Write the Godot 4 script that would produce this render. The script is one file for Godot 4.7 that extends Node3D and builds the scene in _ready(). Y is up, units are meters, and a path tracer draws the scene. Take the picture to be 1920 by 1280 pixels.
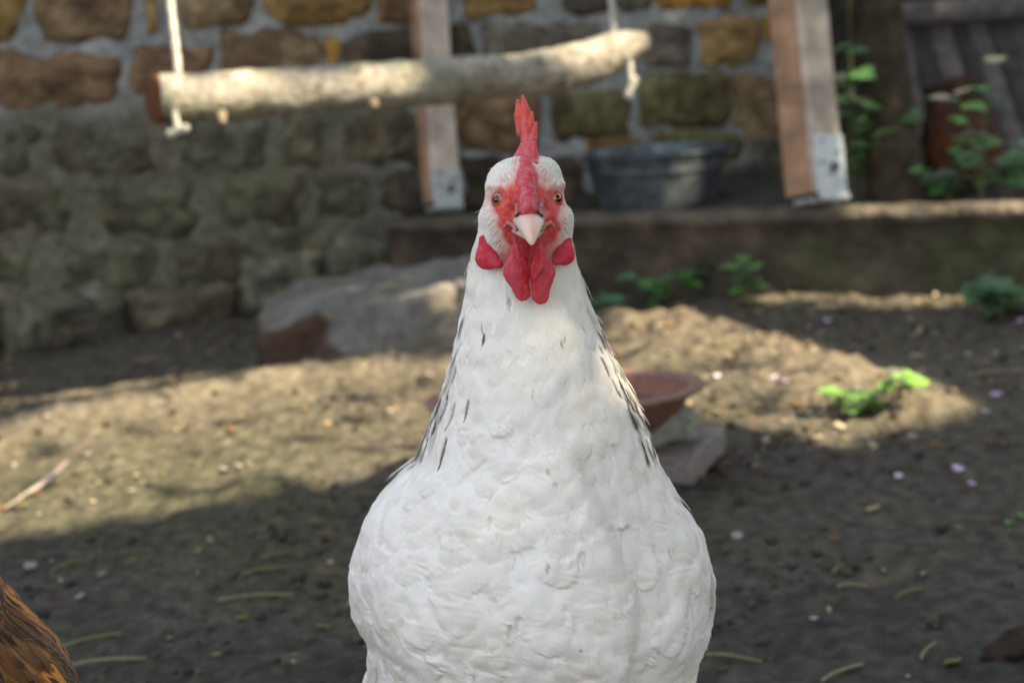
extends Node3D
# A white hen in a yard. Helpers first, then the builders, then _ready().
const F := 2666.0            # focal length in pixels of a 1920 wide picture
const EYE := Vector3(0.0, 0.56, 0.0)
const HD := 0.76             # distance of the hen's head
var CB := Basis()            # camera basis
var rng := RandomNumberGenerator.new()
var nz := FastNoiseLite.new()
var sun_dir := Vector3(0.72, 0.80, 0.34).normalized()
var M := {}
var names := {}

# ---------------------------------------------------------------- basics
func ray(px: float, py: float) -> Vector3:
	return CB * Vector3((px - 960.0) / F, -(py - 640.0) / F, -1.0)
func at(px: float, py: float, depth: float) -> Vector3:
	return EYE + ray(px, py) * depth
func on_y(px: float, py: float, h := 0.0) -> Vector3:
	var d := ray(px, py)
	return EYE + d * ((h - EYE.y) / d.y)
func on_ground(px: float, py: float) -> Vector3:
	var p := on_y(px, py, 0.0)
	for k in 3:
		p = on_y(px, py, ground_h(p.x, p.z))
	return p
func noise(p: Vector3, s: float) -> float:
	return nz.get_noise_3d(p.x * s * 100.0, p.y * s * 100.0, p.z * s * 100.0)
func sstep(a: float, b: float, x: float) -> float:
	var t := clampf((x - a) / (b - a), 0.0, 1.0)
	return t * t * (3.0 - 2.0 * t)
func lin(r: float, g: float, b: float) -> Color:
	return Color(r, g, b).linear_to_srgb()

func numbered(called: String) -> String:
	var n: int = names.get(called, 0)
	names[called] = n + 1
	return called if n == 0 else "%s_%03d" % [called, n]
func tag(o: Node, label: String, category: String, group := "") -> Node:
	o.set_meta("label", label)
	o.set_meta("category", category)
	if group != "":
		o.set_meta("group", group)
	return o
func thing(called: String, where: Vector3, label: String, category: String, group := "") -> Node3D:
	var o := Node3D.new()
	o.name = numbered(called)
	o.position = where
	add_child(o, true)
	tag(o, label, category, group)
	return o
func put(called: String, mesh: Mesh, mat: Material, parent: Node, xf := Transform3D()) -> MeshInstance3D:
	var o := MeshInstance3D.new()
	o.name = numbered(called) if parent == self else called
	o.mesh = mesh
	o.material_override = mat
	o.transform = xf
	parent.add_child(o, true)
	return o
func structure(o: Node) -> Node:
	o.set_meta("kind", "structure")
	return o

# mesh from shared vertices, with averaged normals (front faces clockwise)
func make(v: PackedVector3Array, idx: PackedInt32Array, col := PackedColorArray(), uv := PackedVector2Array(), given := PackedVector3Array()) -> ArrayMesh:
	var n := given
	if n.is_empty():
		n.resize(v.size())
		for k in range(0, idx.size(), 3):
			var a := v[idx[k]]
			var c := (v[idx[k + 2]] - a).cross(v[idx[k + 1]] - a)
			n[idx[k]] += c
			n[idx[k + 1]] += c
			n[idx[k + 2]] += c
		for k in n.size():
			n[k] = n[k].normalized() if n[k].length_squared() > 1e-24 else Vector3.UP
	var arr := []
	arr.resize(Mesh.ARRAY_MAX)
	arr[Mesh.ARRAY_VERTEX] = v
	arr[Mesh.ARRAY_NORMAL] = n
	if col.size() == v.size():
		arr[Mesh.ARRAY_COLOR] = col
	if uv.size() == v.size():
		arr[Mesh.ARRAY_TEX_UV] = uv
	arr[Mesh.ARRAY_INDEX] = idx
	var m := ArrayMesh.new()
	m.add_surface_from_arrays(Mesh.PRIMITIVE_TRIANGLES, arr)
	return m

# a lattice of nu x nv points, pts[j * nu + i]; seen from the front i runs right and j runs down
func lattice_idx(nu: int, nv: int, wrap := false, flip := false) -> PackedInt32Array:
	var out := PackedInt32Array()
	var last := nu if wrap else nu - 1
	for j in nv - 1:
		for i in last:
			var a := j * nu + i
			var b := j * nu + (i + 1) % nu
			var c := a + nu
			var d := b + nu
			if flip:
				out.append_array([a, c, b, b, c, d])
			else:
				out.append_array([a, b, c, b, d, c])
	return out

# swept tube along points with radii; squash flattens sideways
func tube(pts: Array, radii: Array, sides := 12, rough := 0.0, col := Color(0, 0, 0, 0), scale_n := 0.3) -> ArrayMesh:
	var v := PackedVector3Array()
	var cl := PackedColorArray()
	var uv := PackedVector2Array()
	var side := Vector3.ZERO
	var n := pts.size()
	for k in n:
		var d: Vector3 = (pts[mini(k + 1, n - 1)] - pts[maxi(k - 1, 0)]).normalized()
		if side == Vector3.ZERO:
			side = d.cross(Vector3(0.3, 0.2, 0.9)).normalized()
			if absf(d.y) < 0.5:
				side = d.cross(Vector3.UP).normalized()
		side = (side - d * side.dot(d)).normalized()
		var up := d.cross(side)
		for i in sides:
			var a := TAU * i / sides
			var w := side * cos(a) + up * sin(a)
			var r: float = radii[k]
			var p: Vector3 = pts[k] + w * r
			if rough > 0.0:
				p += w * r * rough * (noise(p, scale_n) + 0.5 * noise(p, scale_n * 3.0))
			v.append(p)
			uv.append(Vector2(float(i) / sides, k))
			cl.append(col)
	var idx := lattice_idx(sides, n, true, true)
	for e in [0, n - 1]:
		var c := v.size()
		v.append(pts[e])
		uv.append(Vector2(0, 0))
		cl.append(col)
		for i in sides:
			var a: int = e * sides + i
			var b: int = e * sides + (i + 1) % sides
			if e == 0:
				idx.append_array([c, b, a])
			else:
				idx.append_array([c, a, b])
	var fix := outward(v, idx)
	return make(v, fix, cl if col.a > 0.0 else PackedColorArray(), uv)

# turns the winding so that the volume is positive (clockwise fronts)
func outward(v: PackedVector3Array, idx: PackedInt32Array) -> PackedInt32Array:
	var vol := 0.0
	var mid := Vector3.ZERO
	for p in v:
		mid += p
	mid /= v.size()
	for k in range(0, idx.size(), 3):
		vol += (v[idx[k]] - mid).dot((v[idx[k + 2]] - mid).cross(v[idx[k + 1]] - mid))
	if vol >= 0.0:
		return idx
	var out := idx.duplicate()
	for k in range(0, idx.size(), 3):
		out[k + 1] = idx[k + 2]
		out[k + 2] = idx[k + 1]
	return out

# lathe of a profile of Vector2(radius, height)
func lathe(prof: Array, sides := 40, wob := 0.0, stretch := 1.0) -> ArrayMesh:
	var v := PackedVector3Array()
	for p in prof:
		for i in sides:
			var a := TAU * i / sides
			var q := Vector3(cos(a) * p.x * stretch, p.y, sin(a) * p.x)
			v.append(q * (1.0 + wob * noise(q, 0.12)))
	var idx := lattice_idx(sides, prof.size(), true)
	return make(v, outward(v, idx))

# bevelled box of size s, its centre at the origin
func block(s: Vector3, bevel := 0.004, rough := 0.0, div := 1, scale_n := 0.3, seed_at := Vector3.ZERO) -> ArrayMesh:
	var v := PackedVector3Array()
	var idx := PackedInt32Array()
	var ch := {}
	var h := s * 0.5
	for axis in 3:
		for sgn in [-1.0, 1.0]:
			var u := (axis + 1) % 3
			var w := (axis + 2) % 3
			var nu := maxi(2, int(div * s[u] / maxf(s.x, maxf(s.y, s.z)) + 0.5)) + 2
			var nw := maxi(2, int(div * s[w] / maxf(s.x, maxf(s.y, s.z)) + 0.5)) + 2
			var us := edges(h[u], bevel, nu)
			var ws := edges(h[w], bevel, nw)
			var first := v.size()
			for b in ws:
				for a in us:
					var p := Vector3.ZERO
					p[axis] = sgn * h[axis]
					p[u] = a
					p[w] = b
					var inner := Vector3(clampf(p.x, -h.x + bevel, h.x - bevel), clampf(p.y, -h.y + bevel, h.y - bevel), clampf(p.z, -h.z + bevel, h.z - bevel))
					p = inner + (p - inner).normalized() * bevel
					if rough > 0.0:
						var q := p + seed_at
						p += (p - inner).normalized() * rough * (noise(q, scale_n) + 0.5 * noise(q, scale_n * 3.1))
					v.append(p)
			for j in ws.size() - 1:
				for i in us.size() - 1:
					var a: int = first + j * us.size() + i
					var b: int = a + 1
					var c: int = a + us.size()
					var d: int = c + 1
					if sgn > 0.0:
						idx.append_array([a, c, b, b, c, d])
					else:
						idx.append_array([a, b, c, b, d, c])
	# weld so that the normals run round the bevels
	var key := {}
	var vv := PackedVector3Array()
	var map := PackedInt32Array()
	for p in v:
		var k := Vector3i(p * 20000.0)
		if not key.has(k):
			key[k] = vv.size()
			vv.append(p)
		map.append(key[k])
	for k in idx.size():
		idx[k] = map[idx[k]]
	return make(vv, outward(vv, idx))
func edges(h: float, bevel: float, n: int) -> Array:
	var out := [-h, -h + bevel * 0.35]
	for k in n - 1:
		out.append(lerpf(-h + bevel, h - bevel, float(k) / (n - 2)))
	out.append_array([h - bevel * 0.35, h])
	return out

# surface nets over a smooth union of tapered capsules
# bone: [a, b, ra, rb, squash: Vector3 (how thick along x, y, z), blend]
func nets(bones: Array, cell: float, rough := 0.0, rough_scale := 1.0) -> Array:
	var lo := Vector3(9, 9, 9)
	var hi := -lo
	for b in bones:
		var r: float = maxf(b[2], b[3]) * 1.25 + cell * 2.0
		for e in [b[0], b[1]]:
			lo = lo.min(e - Vector3.ONE * r)
			hi = hi.max(e + Vector3.ONE * r)
	var size := Vector3i(((hi - lo) / cell).ceil()) + Vector3i.ONE
	var field := PackedFloat32Array()
	field.resize(size.x * size.y * size.z)
	field.fill(1.0)
	for b in bones:
		var a: Vector3 = b[0]
		var e: Vector3 = b[1]
		var s: Vector3 = Vector3.ONE / b[4]
		var least := minf(b[4].x, minf(b[4].y, b[4].z))
		var r: float = maxf(b[2], b[3]) + b[5] + cell * 2.0
		var p0 := Vector3i(((a.min(e) - Vector3.ONE * r - lo) / cell).floor()).clamp(Vector3i.ZERO, size - Vector3i.ONE)
		var p1 := Vector3i(((a.max(e) + Vector3.ONE * r - lo) / cell).ceil()).clamp(Vector3i.ZERO, size - Vector3i.ONE)
		var ab := (e - a) * s
		var len2 := maxf(ab.length_squared(), 1e-12)
		var kk: float = b[5]
		for z in range(p0.z, p1.z + 1):
			for y in range(p0.y, p1.y + 1):
				for x in range(p0.x, p1.x + 1):
					var q := (lo + Vector3(x, y, z) * cell - a) * s
					var t := clampf(q.dot(ab) / len2, 0.0, 1.0)
					var d := ((q - ab * t).length() - lerpf(b[2], b[3], t)) * least
					var n := (z * size.y + y) * size.x + x
					var o := field[n]
					var h := maxf(kk - absf(d - o), 0.0) / kk
					field[n] = minf(d, o) - h * h * kk * 0.25
	if rough > 0.0:
		for z in size.z:
			for y in size.y:
				for x in size.x:
					var n := (z * size.y + y) * size.x + x
					if absf(field[n]) < 4.0 * cell:
						field[n] += rough * noise(lo + Vector3(x, y, z) * cell, rough_scale)
	return extract(field, size, lo, cell)
func extract(field: PackedFloat32Array, size: Vector3i, lo: Vector3, cell: float) -> Array:
	var v := PackedVector3Array()
	var at_cell := {}
	var corner := [0, 1, size.x, size.x + 1, size.x * size.y, size.x * size.y + 1, size.x * size.y + size.x, size.x * size.y + size.x + 1]
	var edge := [[0, 1], [2, 3], [4, 5], [6, 7], [0, 2], [1, 3], [4, 6], [5, 7], [0, 4], [1, 5], [2, 6], [3, 7]]
	var off := []
	for c in 8:
		off.append(Vector3(c & 1, (c >> 1) & 1, c >> 2))
	var idx := PackedInt32Array()
	for z in size.z - 1:
		for y in size.y - 1:
			for x in size.x - 1:
				var n := (z * size.y + y) * size.x + x
				var inside := 0
				for c in 8:
					if field[n + corner[c]] < 0.0:
						inside += 1
				if inside == 0 or inside == 8:
					continue
				var sum := Vector3.ZERO
				var cnt := 0
				for g in edge:
					var fa := field[n + corner[g[0]]]
					var fb := field[n + corner[g[1]]]
					if (fa < 0.0) != (fb < 0.0):
						sum += off[g[0]].lerp(off[g[1]], fa / (fa - fb))
						cnt += 1
				at_cell[n] = v.size()
				v.append(lo + (Vector3(x, y, z) + sum / cnt) * cell)
	for n in at_cell:
		var fa := field[n]
		for ax in 3:
			var step: int = [1, size.x, size.x * size.y][ax]
			var s1: int = [size.x, size.x * size.y, 1][ax]
			var s2: int = [size.x * size.y, 1, size.x][ax]
			var fb := field[n + step]
			if (fa < 0.0) == (fb < 0.0):
				continue
			if not (at_cell.has(n - s1) and at_cell.has(n - s2) and at_cell.has(n - s1 - s2)):
				continue
			var q := [at_cell[n], at_cell[n - s1], at_cell[n - s1 - s2], at_cell[n - s2]]
			if fa < 0.0:
				idx.append_array([q[0], q[2], q[1], q[0], q[3], q[2]])
			else:
				idx.append_array([q[0], q[1], q[2], q[0], q[2], q[3]])
	return [v, outward(v, idx)]

# ---------------------------------------------------------------- textures and materials
func grain(seed_n: int, freq: float, lo: float, hi: float, gamma := 1.0, size := 512, octaves := 5, stretch := 1) -> ImageTexture:
	var f := FastNoiseLite.new()
	f.seed = seed_n
	f.noise_type = FastNoiseLite.TYPE_SIMPLEX_SMOOTH
	f.frequency = freq
	f.fractal_octaves = octaves
	f.fractal_gain = 0.55
	var im := f.get_seamless_image(size, size / stretch)
	if stretch > 1:
		im.resize(size, size, Image.INTERPOLATE_BILINEAR)
	im.convert(Image.FORMAT_RGB8)
	var data := im.get_data()
	var lut := PackedByteArray()
	for k in 256:
		lut.append(int(clampf(lerpf(lo, hi, pow(k / 255.0, gamma)), 0.0, 1.0) * 255.0))
	for k in data.size():
		data[k] = lut[data[k]]
	return ImageTexture.create_from_image(Image.create_from_data(size, size, false, Image.FORMAT_RGB8, data))
func mat(c: Color, rough: float, tex: Texture2D = null, scale := 1.0, bump := 0.0, bump_tex: Texture2D = null, vertex := false) -> StandardMaterial3D:
	var m := StandardMaterial3D.new()
	m.albedo_color = c
	m.roughness = rough
	m.metallic_specular = 0.35
	m.vertex_color_use_as_albedo = vertex
	if tex:
		m.albedo_texture = tex
	if bump > 0.0:
		m.heightmap_enabled = true
		m.heightmap_texture = bump_tex if bump_tex else tex
		m.heightmap_scale = bump
	if tex or bump_tex:
		m.uv1_triplanar = true
		m.uv1_world_triplanar = true
		m.uv1_scale = Vector3.ONE * scale
	return m

func feather_sheet() -> ImageTexture:
	# four feathers side by side: two broad ones, a narrow one, a narrow one with a black streak
	var w := 192
	var h := 384
	var im := Image.create(w * 4, h, false, Image.FORMAT_RGBA8)
	var f := FastNoiseLite.new()
	f.seed = 5
	f.frequency = 1.0
	f.fractal_octaves = 3
	for kind in 4:
		for y in h:
			var t := (y + 0.5) / h
			var half := 1.0
			if kind < 2:
				half = lerpf(0.55, 0.95, sstep(0.0, 0.5, t)) if t < 0.58 else 0.95 * sqrt(maxf(0.0, 1.0 - pow((t - 0.58) / 0.40, 2.0)))
			else:
				half = lerpf(0.6, 0.92, sstep(0.0, 0.35, t)) if t < 0.45 else 0.92 * pow(maxf(0.0, 1.0 - pow((t - 0.45) / 0.53, 1.8)), 0.62)
			for x in w:
				var u := ((x + 0.5) / w) * 2.0 - 1.0
				var q := t - absf(u) * (0.16 if kind < 2 else 0.12)
				var side := 40.0 * kind + (0.0 if u > 0.0 else 17.0)
				var bar := f.get_noise_2d(q * 62.0, side)
				var fine := f.get_noise_2d(q * 210.0, side + 9.0)
				var clump := f.get_noise_2d(q * 14.0, side + 3.0)
				var e := absf(u) / maxf(half, 0.02)
				var lim := 0.93 + 0.10 * bar + 0.16 * minf(clump, 0.1) + 0.05 * fine
				var soft := 0.55 if kind < 2 else 0.40
				var a := 1.0 - sstep(lim - soft, lim + 0.02, e)
				a *= 1.0 - sstep(0.66 if kind < 2 else 0.74, 0.975, t + 0.03 * absf(u) + 0.05 * bar + 0.06 * clump)
				var strand := sstep(-0.25, 0.30, bar + 0.7 * fine)
				a *= lerpf(1.0, strand, 0.75 * sstep(0.45, 0.95, maxf(e, t)))
				var b := 0.96 + 0.03 * bar + 0.02 * fine
				b -= 0.05 * exp(-pow(u / 0.035, 2.0)) * (1.0 - sstep(0.6, 0.9, t))
				var c := Color(b, b, b)
				if kind == 3:
					var wide := 0.42 * sstep(0.12, 0.45, t) * (1.0 - sstep(0.80, 0.97, t)) + 0.10 * bar
					var k := 1.0 - sstep(wide - 0.12, wide + 0.06, absf(u))
					c = c.lerp(Color(0.10, 0.09, 0.10), k * clampf(0.9 + 0.7 * fine, 0.0, 1.0))
				im.set_pixel(kind * w + x, y, Color(c.r, c.g, c.b, a))
	return ImageTexture.create_from_image(im)

func materials() -> void:
	M.speck = grain(3, 0.02, 0.62, 1.0, 0.9)
	M.rough_h = grain(8, 0.03, 0.0, 1.0)
	M.fine_h = grain(11, 0.09, 0.0, 1.0, 1.0, 512, 4)
	M.blotch = grain(21, 0.008, 0.45, 1.0, 1.0)
	M.wood_g = grain(31, 0.012, 0.55, 1.0, 1.0, 512, 5, 1)
	M.soil = mat(Color.WHITE, 0.95, grain(41, 0.02, 0.42, 1.0, 0.85, 1024, 6), 1.6, 1.1, M.rough_h, true)
	M.stone = mat(Color.WHITE, 0.92, grain(51, 0.014, 0.35, 1.0, 0.9, 512, 6), 2.6, 0.9, M.rough_h, true)
	M.mortar = mat(Color.WHITE, 0.95, M.speck, 3.0, 0.6, M.rough_h, true)
	M.rock = mat(Color.WHITE, 0.9, M.speck, 3.0, 0.8, M.rough_h, true)
	M.ledge = mat(Color.WHITE, 0.95, M.blotch, 2.4, 1.2, M.rough_h, true)
	M.post_red = mat(lin(0.56, 0.34, 0.21), 0.75, M.wood_g, 2.0, 0.15, M.fine_h)  # reddish wood, with the shade of this face put into its tone
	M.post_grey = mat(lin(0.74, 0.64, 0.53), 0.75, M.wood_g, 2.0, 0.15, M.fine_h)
	M.bark_pale = mat(Color.WHITE, 0.85, M.speck, 6.0, 0.28, M.rough_h, true)
	M.cut = mat(lin(0.16, 0.06, 0.03), 0.9, M.speck, 8.0)
	M.bark = mat(lin(0.128, 0.099, 0.061), 0.95, M.blotch, 5.0, 2.0, M.rough_h)
	M.slat = mat(lin(0.204, 0.184, 0.177), 0.9, M.wood_g, 3.0, 0.5, M.fine_h)
	M.rope = mat(lin(0.62, 0.60, 0.52), 0.85, M.speck, 12.0, 0.1, M.fine_h)
	M.zinc = mat(lin(0.19, 0.225, 0.245), 0.5, M.blotch, 5.0)
	M.zinc.metallic = 0.55
	M.bracket = mat(lin(0.660, 0.720, 0.744), 0.42, M.speck, 9.0)
	M.bracket.metallic = 0.6
	M.hole = mat(lin(0.02, 0.03, 0.035), 0.8)
	M.clay = mat(lin(0.29, 0.135, 0.095), 0.85, M.speck, 7.0, 0.25, M.fine_h)
	M.clay_rim = mat(lin(0.34, 0.20, 0.16), 0.8, M.speck, 7.0, 0.25, M.fine_h)
	M.old_clay = mat(Color.WHITE, 0.9, M.blotch, 6.0, 0.4, M.rough_h, true)
	M.water = mat(lin(0.07, 0.06, 0.045), 0.12)
	M.paver = mat(lin(0.40, 0.36, 0.335), 0.9, M.speck, 8.0, 0.4, M.fine_h)
	M.grey_stone = mat(lin(0.42, 0.43, 0.37), 0.9, M.speck, 9.0, 0.5, M.rough_h)
	M.plant = []
	for c in [lin(0.072, 0.195, 0.046), lin(0.102, 0.264, 0.048), lin(0.065, 0.163, 0.065), lin(0.12, 0.25, 0.04)]:
		var m := mat(c, 0.55)
		m.backlight_enabled = true
		m.backlight = Color(0.5, 0.5, 0.5)
		M.plant.append(m)
	M.stem = mat(lin(0.09, 0.12, 0.04), 0.7)
	M.crown = mat(lin(0.05, 0.11, 0.03), 0.6)
	M.petal = mat(lin(0.55, 0.40, 0.62), 0.7)
	M.petal_pale = mat(lin(0.50, 0.42, 0.50), 0.7)
	M.straw = mat(lin(0.30, 0.255, 0.15), 0.7, M.speck, 20.0)
	M.straw_green = mat(lin(0.17, 0.19, 0.07), 0.7, M.speck, 20.0)
	M.chip = mat(Color.WHITE, 0.9, M.speck, 15.0, 0.0, null, true)
	M.litter_white = mat(lin(0.40, 0.37, 0.32), 0.8, M.speck, 15.0)
	# the hens
	M.sheet = feather_sheet()
	M.feather = StandardMaterial3D.new()
	M.feather.albedo_texture = M.sheet
	M.feather.vertex_color_use_as_albedo = true
	M.feather.transparency = BaseMaterial3D.TRANSPARENCY_ALPHA
	M.feather.roughness = 0.62
	M.feather.metallic_specular = 0.35
	M.feather.rim_enabled = true
	M.feather.rim = 0.35
	M.feather.rim_tint = 0.6
	M.feather.backlight_enabled = true
	M.feather.backlight = Color(0.8, 0.79, 0.77)
	M.skin_white = mat(Color.WHITE, 0.7, null, 1.0, 0.0, null, true)
	M.skin_white.heightmap_enabled = true
	M.skin_white.heightmap_texture = grain(71, 0.055, 0.0, 1.0, 1.0, 512, 4, 8)
	M.skin_white.heightmap_scale = 0.014
	M.skin_white.rim_enabled = true
	M.skin_white.rim = 0.4
	M.skin_white.rim_tint = 0.7
	M.comb = mat(Color.WHITE, 0.38, grain(61, 0.05, 0.78, 1.0, 0.8, 512, 3), 26.0, 0.08, grain(62, 0.09, 0.0, 1.0, 1.0, 512, 2), true)
	M.comb.subsurf_scatter_enabled = true
	M.comb.subsurf_scatter_strength = 0.22
	M.comb.metallic_specular = 0.4
	M.beak = mat(Color.WHITE, 0.33, null, 1.0, 0.0, null, true)
	M.beak.subsurf_scatter_enabled = true
	M.beak.subsurf_scatter_strength = 0.15
	M.eye = mat(Color.WHITE, 0.06, null, 1.0, 0.0, null, true)
	M.eye.clearcoat_enabled = true
	M.eye.clearcoat = 1.0
	M.eye.clearcoat_roughness = 0.02
	M.leg = mat(lin(0.45, 0.36, 0.28), 0.6, M.speck, 30.0, 0.1, M.fine_h)

# ---------------------------------------------------------------- hens
class Buf:
	var v := PackedVector3Array()
	var c := PackedColorArray()
	var uv := PackedVector2Array()
	var idx := PackedInt32Array()

# slices of the body from crown to belly: height, left, right, middle's depth, reach forward, reach back, squareness
const RINGS := [
	[296, 984, 998, -0.036, 0.005, 0.005, 2.0], [299, 958, 1028, -0.035, 0.016, 0.016, 1.95], [304, 942, 1038, -0.035, 0.021, 0.022, 1.9],
	[314, 926, 1047, -0.034, 0.026, 0.027, 1.8], [330, 916, 1053, -0.033, 0.030, 0.031, 1.75],
	[360, 911, 1057, -0.031, 0.033, 0.034, 1.7], [385, 907, 1063, -0.030, 0.0335, 0.035, 1.65], [405, 899, 1072, -0.031, 0.032, 0.035, 1.65], [430, 898, 1073, -0.032, 0.029, 0.035, 1.7],
	[450, 893, 1072, -0.034, 0.025, 0.035, 1.8], [470, 886, 1077, -0.037, 0.022, 0.035, 1.9], [500, 882, 1082, -0.042, 0.023, 0.036, 2.0], [540, 877, 1092, -0.046, 0.029, 0.037, 2.0],
	[580, 871, 1107, -0.05, 0.034, 0.04, 2.0], [620, 863, 1124, -0.054, 0.041, 0.043, 2.0], [660, 853, 1141, -0.058, 0.048, 0.048, 2.0], [700, 842, 1161, -0.064, 0.056, 0.055, 2.0],
	[740, 829, 1180, -0.07, 0.064, 0.065, 2.0], [780, 815, 1199, -0.078, 0.074, 0.076, 2.0], [820, 800, 1216, -0.086, 0.084, 0.09, 2.0], [860, 784, 1232, -0.094, 0.094, 0.11, 2.0],
	[890, 756, 1248, -0.10, 0.101, 0.13, 2.05], [920, 731, 1263, -0.105, 0.107, 0.15, 2.1], [960, 701, 1288, -0.11, 0.113, 0.175, 2.15], [1000, 682, 1307, -0.113, 0.117, 0.19, 2.2],
	[1050, 670, 1323, -0.115, 0.119, 0.195, 2.2], [1110, 671, 1328, -0.116, 0.119, 0.19, 2.2], [1160, 683, 1324, -0.117, 0.116, 0.18, 2.2], [1195, 699, 1317, -0.118, 0.112, 0.17, 2.15], [1240, 699, 1303, -0.12, 0.107, 0.16, 2.1],
	[1290, 693, 1285, -0.12, 0.10, 0.15, 2.1], [1360, 712, 1268, -0.12, 0.085, 0.13, 2.0], [1430, 772, 1218, -0.12, 0.06, 0.09, 2.0], [1470, 842, 1148, -0.12, 0.035, 0.05, 2.0], [1486, 985, 1000, -0.12, 0.004, 0.004, 2.0]]
const NU := 560
var ring_y: Array = []
var bp := PackedVector3Array()
var bn := PackedVector3Array()
const SHIFT := 40.0 / 2666.0 * 0.76

func loc(px: float, py: float, z: float) -> Vector3:
	var d := HD - z
	return Vector3((px - 960.0) / F * d - SHIFT, -(py - 640.0) / F * d, z)
func seen_px(p: Vector3) -> Vector2:
	var d := HD - p.z
	return Vector2((p.x + SHIFT) * F / d + 960.0, -p.y * F / d + 640.0)
func ring_at(py: float) -> Array:
	var k := 0
	while k < RINGS.size() - 2 and py > RINGS[k + 1][0]:
		k += 1
	var a: Array = RINGS[k]
	var b: Array = RINGS[k + 1]
	var z: Array = RINGS[maxi(k - 1, 0)]
	var c: Array = RINGS[mini(k + 2, RINGS.size() - 1)]
	var h: float = b[0] - a[0]
	var t: float = (py - a[0]) / h
	var out := [py]
	for q in range(1, 7):
		var m0: float = (b[q] - z[q]) / maxf(b[0] - z[0], 1.0) * h
		var m1: float = (c[q] - a[q]) / maxf(c[0] - a[0], 1.0) * h
		var t2 := t * t
		var t3 := t2 * t
		out.append((2.0 * t3 - 3.0 * t2 + 1.0) * a[q] + (t3 - 2.0 * t2 + t) * m0 + (3.0 * t2 - 2.0 * t3) * b[q] + (t3 - t2) * m1)
	return out
func ring_point(r: Array, a: float) -> Vector3:
	var e: float = 2.0 / r[6]
	var c := cos(a)
	var s := sin(a)
	if s < 0.0:
		e = 1.0
	var x: float = signf(c) * pow(absf(c), e)
	var z: float = signf(s) * pow(absf(s), e)
	var zz: float = r[3] + z * (r[4] if s > 0.0 else r[5])
	var half: float = (r[2] - r[1]) * 0.5 / F * (HD - r[3])
	var mid := loc((r[1] + r[2]) * 0.5, r[0], r[3])
	return Vector3(mid.x + x * half, mid.y, zz)
# the front of the body at a place of the face
func theta(u: float) -> float:
	# three quarters of the points lie on the front half
	var t := fposmod(u / NU, 1.0)
	return t / 0.74 * PI if t < 0.74 else PI + (t - 0.74) / 0.26 * PI
func u_of(x: float) -> float:
	return NU * (x * 2.0 * 0.74 if x < 0.5 else 0.74 + (x - 0.5) * 2.0 * 0.26)
func face(px: float, py: float, lift := 0.0) -> Vector3:
	var r := ring_at(py)
	var z: float = r[3]
	for k in 4:
		var q := loc(px, py, z)
		var mid := loc((r[1] + r[2]) * 0.5, py, r[3])
		var half: float = (r[2] - r[1]) * 0.5 / F * (HD - r[3])
		var x := clampf(absf(q.x - mid.x) / half, 0.0, 0.98)
		z = r[3] + r[4] * pow(1.0 - pow(x, r[6]), 1.0 / r[6])
	return loc(px, py, z + lift)
func blob(p: Vector2, x: float, y: float, rx: float, ry: float) -> float:
	return exp(-(pow((p.x - x) / rx, 2.0) + pow((p.y - y) / ry, 2.0)))
# where the skin of the face is bare and red
func bare(p: Vector3) -> float:
	if p.z < -0.034:
		return 0.0
	var q := seen_px(p)
	if q.y > 540.0 or q.y < 290.0:
		return 0.0
	q.x += 5.0 * noise(p, 1.6)
	q.y += 5.0 * noise(p + Vector3(0.3, 0, 0), 1.6)
	var m := 1.25 * blob(q, 940, 375, 24, 26) + 1.1 * blob(q, 1040, 373, 22, 25) + 1.1 * blob(q, 989, 375, 34, 40)
	m += 1.1 * blob(q, 950, 418, 19, 26) + 1.1 * blob(q, 1036, 425, 17, 26) + 1.3 * blob(q, 992, 478, 36, 46) + 0.6 * blob(q, 940, 480, 18, 14) + 0.6 * blob(q, 1046, 474, 12, 12)
	m += 1.3 * blob(q, 988, 335, 20, 42) + 0.35 * blob(q, 965, 445, 24, 20) + 0.35 * blob(q, 1026, 450, 20, 20)
	return clampf(m * 1.24 - 0.13, 0.0, 1.0)
func crease(q: Vector2) -> float:
	# the line down the breast where one bank of feathers lies over the other
	var x := lerpf(1052.0, 1215.0, (q.y - 850.0) / 330.0)
	if q.y > 1110.0:
		x = lerpf(1180.0, 1165.0, (q.y - 1110.0) / 170.0)
	var d := q.x - x
	return (0.0035 * (1.0 - sstep(-12.0, 34.0, d)) * exp(-pow((d + 10.0) / 90.0, 2.0)) - 0.003 * sstep(-8.0, 34.0, d) * exp(-pow((d - 20.0) / 60.0, 2.0))) * sstep(820.0, 880.0, q.y)

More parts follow.
